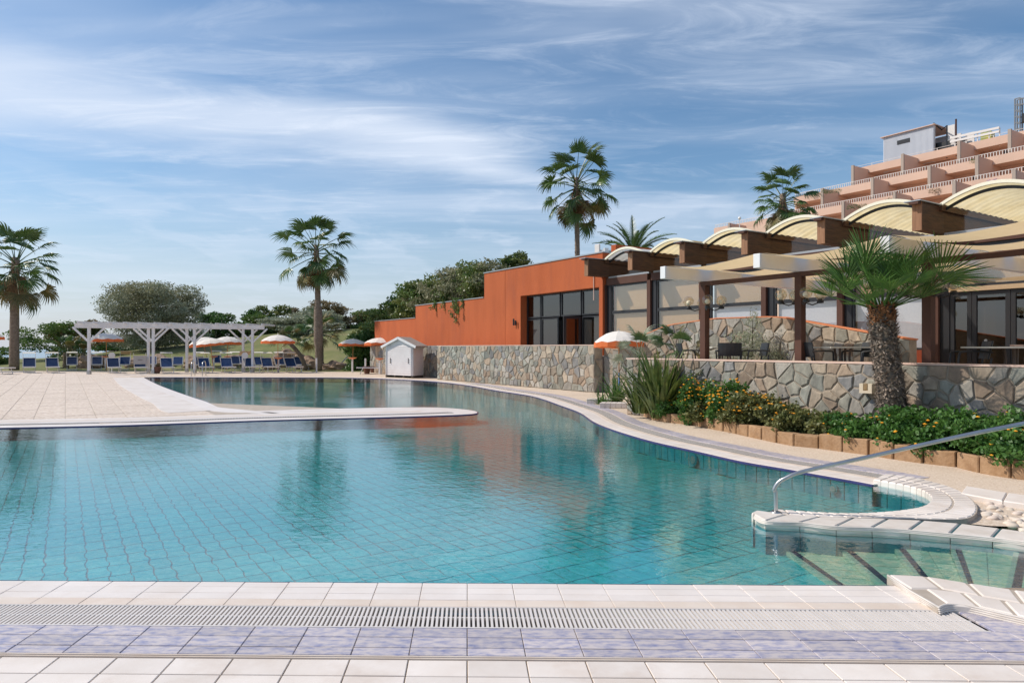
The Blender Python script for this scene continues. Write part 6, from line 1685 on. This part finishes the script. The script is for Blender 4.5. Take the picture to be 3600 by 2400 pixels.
# ------------------------------------------------------------------ parasols
def make_parasol(seg=10, Rr=1.0, H=2.32):
    t = thing('parasol', 'x', 'parasol', (0, 0, 0), group='white and orange parasols round the pool')
    m = MB(); rings = [(0.02, H), (.25, H-.03), (.5, H-.10), (.78, H-.235), (1.0, H-.40)]
    for r, z in rings:
        for k in range(seg*2):
            a = math.pi*k/seg; mid = k % 2; rr = r*Rr*(1-.035*mid*r); zz = z + (.03*mid*r if r < .9 else .045*mid)
            m.v.append((rr*math.cos(a), rr*math.sin(a), zz))
    n = seg*2
    for i in range(len(rings)-1):
        for k in range(n): m.f.append((i*n+k, i*n+(k+1) % n, (i+1)*n+(k+1) % n, (i+1)*n+k))
    m.build('canopy', M['umb_white'], t, fixn=False)
    m = MB()
    for k in range(n):
        a = math.pi*k/seg; mid = k % 2; rr = Rr*(1-.035*mid); z0 = H-.40+.045*mid
        m.v += [(rr*math.cos(a), rr*math.sin(a), z0), (rr*1.01*math.cos(a), rr*1.01*math.sin(a), z0-.15-.025*mid)]
    for k in range(n):
        q = 2*k; q2 = 2*((k+1) % n); m.f.append((q, q2, q2+1, q+1))
    m.build('valance', M['umb_orange'], t, fixn=False)
    m = MB(); m.tube([(0, 0, .0), (0, 0, H-.02)], .02, 8); m.build('pole', M['pole_wood'], t)
    m = MB(); m.lathe([(.001, H+.09), (.02, H+.07), (.012, H+.03), (.03, H+.0)], 8); m.build('finial', M['cap'], t)
    m = MB()
    for k in range(seg):
        a = 2*math.pi*k/seg; m.tube([(0, 0, H-.06), (.97*Rr*math.cos(a), .97*Rr*math.sin(a), H-.42)], .006, 4)
    m.build('rib', M['alu'], t, kind='stuff', fixn=False)
    return t
pr = make_parasol()
PU = [ # px, top y, Y, tilt deg about y, label, scale
 (374, 1170, 44.5, 0, 'parasol under the left half of the white pergola', 1.0),
 (737, 1183, 50, -14, 'rearmost parasol of the cluster of three, leaning left', .98),
 (751, 1189, 44, -6, 'lowest parasol of the cluster of three', .96),
 (797, 1183, 46, 2, 'parasol of the cluster of three nearest the pergola end post', .98),
 (977, 1177, 41.5, 0, 'lone parasol with orange shelf right of the pergola', 1.0),
 (1239, 1191, 44, 2, 'parasol in front of the glossy bushes', .92),
 (1333, 1187, 41, 3, 'parasol overlapping the white shed roof', .95),
 (-52, 1160, 43, 0, 'parasol mostly out of view, orange edge beside the thick palm', 1.0),
 (2177, 1163, 19.0, 2, 'near parasol in front of the shaded stone wall', .70)]
for i, (px, ty, Y, tl, lab, sc) in enumerate(PU):
    o = pr if i == 0 else dup(pr)
    top = ZH(ty, Y); p = GY(px, Y, 0)
    o.scale = (sc, sc, (top/2.32)); o.location = p; o.rotation_euler = (0, R(tl), .2*i); o['label'] = lab
near_par = o
# blue sleeve on the near parasol, white ground posts with round orange shelves
m_ = MB(); m_.tube([(0, 0, 0), (0, 0, .95)], .032, 8); m_.build('pole_sleeve', M['pole_blue'], near_par)
sp_ = thing('shelf_post', 'x', 'post', (0, 0, 0), group='white ground posts along the lawn edge')
m_ = MB(); m_.tube([(0, 0, 0), (0, 0, .86)], .05, 10); m_.build('post', M['white_paint'], sp_)
m_ = MB(); m_.lathe([(.05, .80), (.16, .84), (.26, .88), (.27, .905), (.06, .895)], 16); m_.build('shelf', M['shelf_orange'], sp_)
for i, (px, by, lab, shelf) in enumerate([(979, 1308.5, 'white post with orange shelf carrying the lone parasol', 1), (1239, 1308.5, 'white post with orange shelf before the glossy bushes', 1), (1335, 1315, 'white post with orange shelf next to the white shed', 1),
        (1113, 1308, 'bare white post in front of the palm trunk', 0), (1285, 1310, 'bare white post standing behind the terracotta pot', 0), (371, 1297, 'white post with orange shelf behind the left pergola loungers', 1), (752, 1297, 'white post with orange shelf under the three parasols', 1), (800, 1297, 'white post with small shelf behind the three-parasol loungers', 1)]):
    o = sp_ if i == 0 else dup(sp_)
    Y = CAMH*2400/(by-1222); o.location = GY(px, Y); o['label'] = lab; Y = min(Y, 60)
    if Y > 42.5: o.location.z = 0
    if not shelf:
        for ch_ in list(o.children):
            if ch_.name.startswith('shelf'): bpy.data.objects.remove(ch_)
# small round sound fans / white discs
for px, by, lab in ((393, 1311, 'white round pedestal fan among the left loungers'), (861, 1311, 'white round pedestal fan by the rear pergola post')):
    Y = CAMH*2400/(by-1222)+1.2; f_ = thing('pedestal_fan', lab, 'fan', tuple(GY(px, Y)))
    m_ = MB(); m_.tube([(0, -.04, 1.02), (0, .05, 1.02)], .19, 18); m_.build('fan_head', M['slat'], f_)
    m_ = MB(); m_.tube([(0, 0, 0), (0, 0, .85)], .025, 6); m_.build('stand', M['slat'], f_)
    m_ = MB(); m_.tube([(0, 0, 0), (0, 0, .03)], .2, 12); m_.build('base', M['slat'], f_)
# pots
def pot(px, by, lab, s=1.0):
    Y = CAMH*2400/(by-1222); f_ = thing('plant_pot', lab, 'pot', tuple(GY(px, Y)))
    m_ = MB(); m_.lathe([(.001, 0), (.15*s, 0), (.22*s, .36*s), (.24*s, .36*s), (.24*s, .42*s), (.20*s, .42*s), (.19*s, .38*s), (.001, .37*s)], 14); m_.build('pot_body', M['terracotta'], f_)
pot(1290, 1313, 'dark terracotta pot in front of the bare white post'); pot(1311, 1309, 'smaller terracotta pot under the side-on lounger', .85); pot(553, 1312, 'terracotta pot beside the second pergola post', .9)

# ------------------------------------------------------------------ white shed
sh = thing('white_shed', 'white clapboard pool shed with pitched grey roof on pallets', 'shed', tuple(GY(1410, 38.5)), world=True)
f0, f1 = GY(1357, 34.9), GY(1452, 33.6); sd0 = GY(1487, 34.6)
zb_, ze = .12, ZH(1213, 34.4); zp = ZH(1188, 34.4)
dirf = (f1-f0); sidev = sd0-f1; L = dirf.length
def sp3(u, v, z): return Vector((f0.x+dirf.x*u+sidev.x*v, f0.y+dirf.y*u+sidev.y*v, z))
nbo = 15
for i in range(nbo):
    z0, z1 = zb_+(ze-zb_)*i/nbo, zb_+(ze-zb_)*(i+1)/nbo-.008
    for (ua, va, ub, vb) in ((0, 0, 1, 0), (1, 0, 1, 1)):
        a, b = sp3(ua, va, 0), sp3(ub, vb, 0); d = (b-a).normalized(); nn = Vector((d.y, -d.x, 0))
        m_ = MB(); m_.hexa([a+nn*.035+Vector((0,0,z0)), b+nn*.035+Vector((0,0,z0)), b+Vector((0,0,z0)), a+Vector((0,0,z0)), a+nn*.015+Vector((0,0,z1)), b+nn*.015+Vector((0,0,z1)), b+Vector((0,0,z1)), a+Vector((0,0,z1))]); m_.build('board', M['white_shed'], sh)
m_ = MB(); m_.hexa([sp3(.003, .003, zb_), sp3(.99, .003, zb_), sp3(.99, .99, zb_), sp3(.003, .99, zb_), sp3(.003, .003, ze), sp3(.99, .003, ze), sp3(.99, .99, ze), sp3(.003, .99, ze)]); m_.build('shed_body', M['white_shed'], sh)
m_ = MB(); m_.quad(sp3(0, -.01, ze), sp3(1, -.01, ze), sp3(.5, -.01, zp)); m_.quad(sp3(0, 1, ze), sp3(.5, 1, zp), sp3(1, 1, ze)); m_.build('gable', M['white_shed'], sh, fixn=False)
for s_, nm in ((0, 'roof'), (1, 'roof')):
    e0 = -.14 if s_ == 0 else 1.14; ez = ze - (zp-ze)*.28
    m_ = MB(); m_.hexa([sp3(e0, -.12, ez), sp3(.5, -.12, zp), sp3(.5, 1.1, zp), sp3(e0, 1.1, ez), sp3(e0, -.12, ez+.06), sp3(.5, -.12, zp+.06), sp3(.5, 1.1, zp+.06), sp3(e0, 1.1, ez+.06)]); m_.build('roof', M['shed_roof'], sh)
    m_ = MB(); m_.beam(sp3(e0, -.13, ez+.0), sp3(.5, -.13, zp+.0), .03, .12); m_.build('bargeboard', M['white_paint'], sh)
for u in (.04, .5, .96, ):
    m_ = MB(); a = sp3(u, -.035, 0); m_.box(a.x-.035, a.x+.035, a.y-.02, a.y+.02, zb_, ze-.02)
    if u != .5: m_.build('corner_trim', M['white_shed'], sh)
for u in (.18, .84):
    a = sp3(u, -.04, .85); m_ = MB(); m_.box(a.x-.015, a.x+.015, a.y-.03, a.y+.01, .72, .98); m_.build('handle', M['taupe'], sh)
m_ = MB(); m_.hexa([sp3(-.01, -.02, 0), sp3(1.02, -.02, 0), sp3(1.02, 1, 0), sp3(-.01, 1, 0), sp3(-.01, -.02, .03), sp3(1.02, -.02, .03), sp3(1.02, 1, .03), sp3(-.01, 1, .03)]); m_.build('pallet', M['bark'], sh)
for u in (0.02, .33, .66, .98):
    m_ = MB(); m_.hexa([sp3(u-.03, -.02, .032), sp3(u+.03, -.02, .032), sp3(u+.03, 1, .032), sp3(u-.03, 1, .032), sp3(u-.03, -.02, .115), sp3(u+.03, -.02, .115), sp3(u+.03, 1, .115), sp3(u-.03, 1, .115)]); m_.build('pallet_runner', M['bark'], sh)

# ------------------------------------------------------------------ terrace chairs and tables
def chair(ap, bp, face, lab, first=[None]):
    p = W(ap, bp, TF)
    if first[0] is not None:
        o = dup(first[0]); o.location = p; o.rotation_euler = (0, 0, face); o['label'] = lab; return o
    t = thing('terrace_chair', lab, 'chair', tuple(p), face, group='dark armchairs on the terrace')
    first[0] = t
    m = MB(); m.box(-.22, .23, -.23, .23, .43, .455); m.build('seat', M['chair'], t, bevel=.012)
    m = MB(); seg = 6
    for i in range(seg):
        y0, y1 = -.23+.46*i/seg, -.23+.46*(i+1)/seg; c0, c1 = .05*(y0/.23)**2, .05*(y1/.23)**2
        m.hexa([(-.235+c0, y0, .56), (-.235+c1, y1, .56), (-.215+c1, y1, .56), (-.215+c0, y0, .56), (-.29+c0, y0, .83), (-.29+c1, y1, .83), (-.27+c1, y1, .83), (-.27+c0, y0, .83)])
    m.build('backrest', M['chair'], t)
    for s in (-1, 1):
        m = MB(); m.tube([(-.20, s*.215, .43), (-.225, s*.215, .58)], .014, 6); m.build('back_post', M['chair'], t)
        m = MB(); m.tube(smooth_poly([(-.235, s*.235, .66), (-.05, s*.26, .675), (.16, s*.26, .665), (.20, s*.255, .62), (.215, s*.24, .44)], 3), .016, 6); m.build('armrest', M['chair'], t)
        m = MB(); m.tube([(.21, s*.215, .44), (.24, s*.235, 0)], [.018, .013], 6); m.build('leg', M['chair'], t)
        m = MB(); m.tube([(-.2, s*.215, .44), (-.27, s*.235, 0)], [.018, .013], 6); m.build('leg', M['chair'], t)
    return t
def tbl(px, b, lab, w=.8, first=[None]):
    p = W(ga(px, b), b, TF); t = thing('terrace_table', lab, 'table', tuple(p), R(0), group='ivory topped terrace tables')
    m = MB(); m.box(-w/2, w/2, -.4, .4, .722, .745); m.build('table_top', M['table_top'], t, bevel=.006)
    for x, y in ((-1, -1), (1, -1), (1, 1), (-1, 1)):
        m = MB(); m.tube(smooth_poly([(x*.10, y*.10, .72), (x*.09, y*.09, .45), (x*.24, y*.24, .0)], 3), .02, 6); m.build('leg', M['table_leg'], t)
    return t
t1 = tbl(2549, 12.0, 'ivory table in front of the olive shrub, by the first pergola post'); t2 = tbl(2962, 11.75, 'ivory table between the middle pergola post and the palm trunk'); t3 = tbl(3570, 11.7, 'long ivory table before the glass doors with a small tray', 1.1)
def cpx(px, b, face, lab): chair(ga(px, b), b, face, lab)
cpx(2422, 11.75, R(0), 'dark armchair in profile at the wall end of the first table')
cpx(2564, 11.45, R(75), 'dark armchair seen from behind at the first table, perforated back')
cpx(2652, 12.0, R(178), 'dark armchair in profile facing the first table from its far side')
cpx(2862, 11.45, R(15), 'dark armchair beside the middle pergola post')
cpx(3030, 11.95, R(195), 'dark armchair at the second table just left of the palm trunk')
cpx(3080, 11.4, R(150), 'dark armchair mostly behind the palm trunk')
cpx(3410, 11.55, R(160), 'dark armchair standing alone before the glass doors')
ty = thing('small_tray', 'small pale tray on the long table before the doors', 'tray', tuple(t3.location + Vector((.02, 0, .745))))
m_ = MB(); m_.box(-.07, .07, -.05, .05, 0.001, .03); m_.build('tray_body', M['pink_cap'], ty, bevel=.005)
# ivory wall lamp on the terrace wall
awl = ga(3056, TW-.05); wlp = thing('bracket_lamp', 'small ivory bracket lamp on the terrace wall left of the palm trunk', 'wall lamp', tuple(W(awl, TW, .8)), world=True)
zl_ = ZB(3056, 1361, TW-.05)
for d0, d1, za, zb2 in ((-.10, -.04, zl_-.09, zl_+.06), (.04, .10, zl_-.09, zl_+.06), (-.04, .04, zl_-.09, zl_-.05)):
    m_ = MB(); abox(m_, awl+d0, awl+d1, TW-.16, TW-.03, za, zb2); m_.build('lamp_shell', M['brass_white'], wlp)
m_ = MB(); abox(m_, awl-.04, awl+.04, TW-.035, TW-.005, zl_-.05, zl_+.04); m_.build('back_plate', M['brass_white'], wlp)
# low tiled foot-bath kerbs near the wall end
fb_ = thing('footbath_kerb', 'low white-tiled foot bath kerbs beside the wall end', 'kerb', tuple(G(2140,1430)), world=True)
for (x0, x1, yb, yt_) in ((2062, 2150, 1419, 1402), (2108, 2204, 1434, 1417)):
    a, b = G(x0, yb), G(x1, yb+1); n_ = 5
    for i in range(n_):
        u0, u1 = a.lerp(b, i/n_), a.lerp(b, (i+.96)/n_); dz = .13; v = Vector((.10, .32, 0)); c = (u0+u1)/2
        m_ = MB(); m_.hexa([u0-c, u1-c, u1+v-c, u0+v-c, u0-c+Vector((0,0,dz)), u1-c+Vector((0,0,dz)), u1+v-c+Vector((0,0,dz)), u0+v-c+Vector((0,0,dz))]); m_.build('kerb_tile', M['cream_tile'], fb_, loc=c, bevel=.006)
# rocks in the lawn
r_ = random.Random(31)
def rock(px, Y, w, h, lab, sd):
    g = random.Random(sd); p = T(px, Y); root = thing('garden_rock', lab, 'rock', tuple(p), group='brown rocks along the lawn')
    bm = bmesh.new(); bmesh.ops.create_icosphere(bm, subdivisions=3, radius=1)
    for v in bm.verts:
        k = 1 + .18*math.sin(v.co.x*4+sd)*math.cos(v.co.y*5) + .12*math.sin(v.co.z*8+v.co.x*6+sd) + g.uniform(-.05, .05)
        v.co = Vector((v.co.x*w/2*k, v.co.y*w*.35*k, v.co.z*h*.6*k + h*.3))
    me = bpy.data.meshes.new('garden_rock'); bm.to_mesh(me); bm.free(); put(me, 'rock_body', M['rock'], root)
for i, (px, Y, w, h, lab) in enumerate([(310, 50, 1.6, 1.15, 'flat-topped rock beside the first pergola post'), (345, 51, 1.5, .9, 'layered rock under the left parasol'), (475, 50, 1.5, .8, 'dark rock behind the taupe-covered lounger'), (565, 50, 2.0, .95, 'wide dark rock behind the blue loungers near the ladder'), (430, 53, 1.2, .6, 'small rock behind the white fan'),
        (690, 49, 1.8, .95, 'dark rock behind the three parasols'), (820, 51, 1.6, .9, 'brown rock behind the last pergola posts'), (998, 50, 1.5, 1.5, 'tall craggy rock by the lone parasol pole'), (955, 48, 1.3, .7, 'low rock right of the pergola end'), (1085, 48, 1.9, 1.0, 'broad rock at the foot of the leaning palm'), (1180, 47, 1.8, .7, 'low brown rock right of the big palm trunk'), (1045, 52, 1.4, 1.0, 'rock half hidden behind the small leaning palm')]):
    rock(px, Y, w, h, lab, 300+i)
# underwater lights and inlet rings on the curved wall
for i, (px, py, lab) in enumerate(((2440, 1604, 'round underwater lamp in the tiled wall at the middle of the curve'), (2105, 1503, 'round underwater lamp near the start of the curve'), (2940, 1697, 'small inlet ring near the raised coping'))):
    j = min(range(len(far)), key=lambda k: abs(1800+far[k].x/far[k].y*2400 - px)); p = far[j]; d = (far[min(j+1, len(far)-1)]-far[j-1]).normalized(); nn = Vector((d.y, -d.x, 0))
    t = thing('underwater_lamp', lab, 'pool lamp', tuple(p), world=True); c = Vector((p.x, p.y, -.13)) + nn*.02; r0 = .085 if i < 2 else .05
    m_ = MB(); m_.tube([c-nn*.02, c+nn*.02], r0, 16); m_.build('lamp_ring', M['wall_tile'], t)
    m_ = MB(); m_.tube([c+nn*.021, c+nn*.028], r0*.7, 16); m_.build('lens', M['cap'], t)
# balcony plants on the hotel
for i, (px, py, t_, mat, lab) in enumerate([(3445, 566, 0, 'green_leaf', 'green plants on the top hotel balcony'), (3150, 703, 1, 'brown_leaf', 'reddish dry grass on the hotel balcony above the second vault'), (3300, 671, 1, 'brown_leaf', 'reddish dry grass beside a hotel partition'), (3505, 640, 1, 'flower_purple', 'purple flowers on the hotel balcony above the largest vault'), (2920, 672, 1, 'green_leaf', 'green plants on the hotel parapet near the palm'), (3010, 726, 2, 'green_leaf', 'green tuft on the lower hotel balcony'), (2875, 680, 0, 'green_leaf', 'small planting on the hotel terrace edge right of the palm')]):
    if mat == 'flower_purple': M[mat] = pmat('purple_balcony_flower', (.32, .16, .42), rough=.8)
    b = HB-4.5*(t_+1)+.3; a = ga(px, b); z = ZB(px, py+10, b); t = thing('balcony_plant', lab, 'plant', tuple(W(a, b, z)))
    foliage('foliage', [(q*.6-.9, q*-.2, .35, .5, .3, .35) for q in range(4)], 500, .16, 400+i, M[mat], t, elong=3)
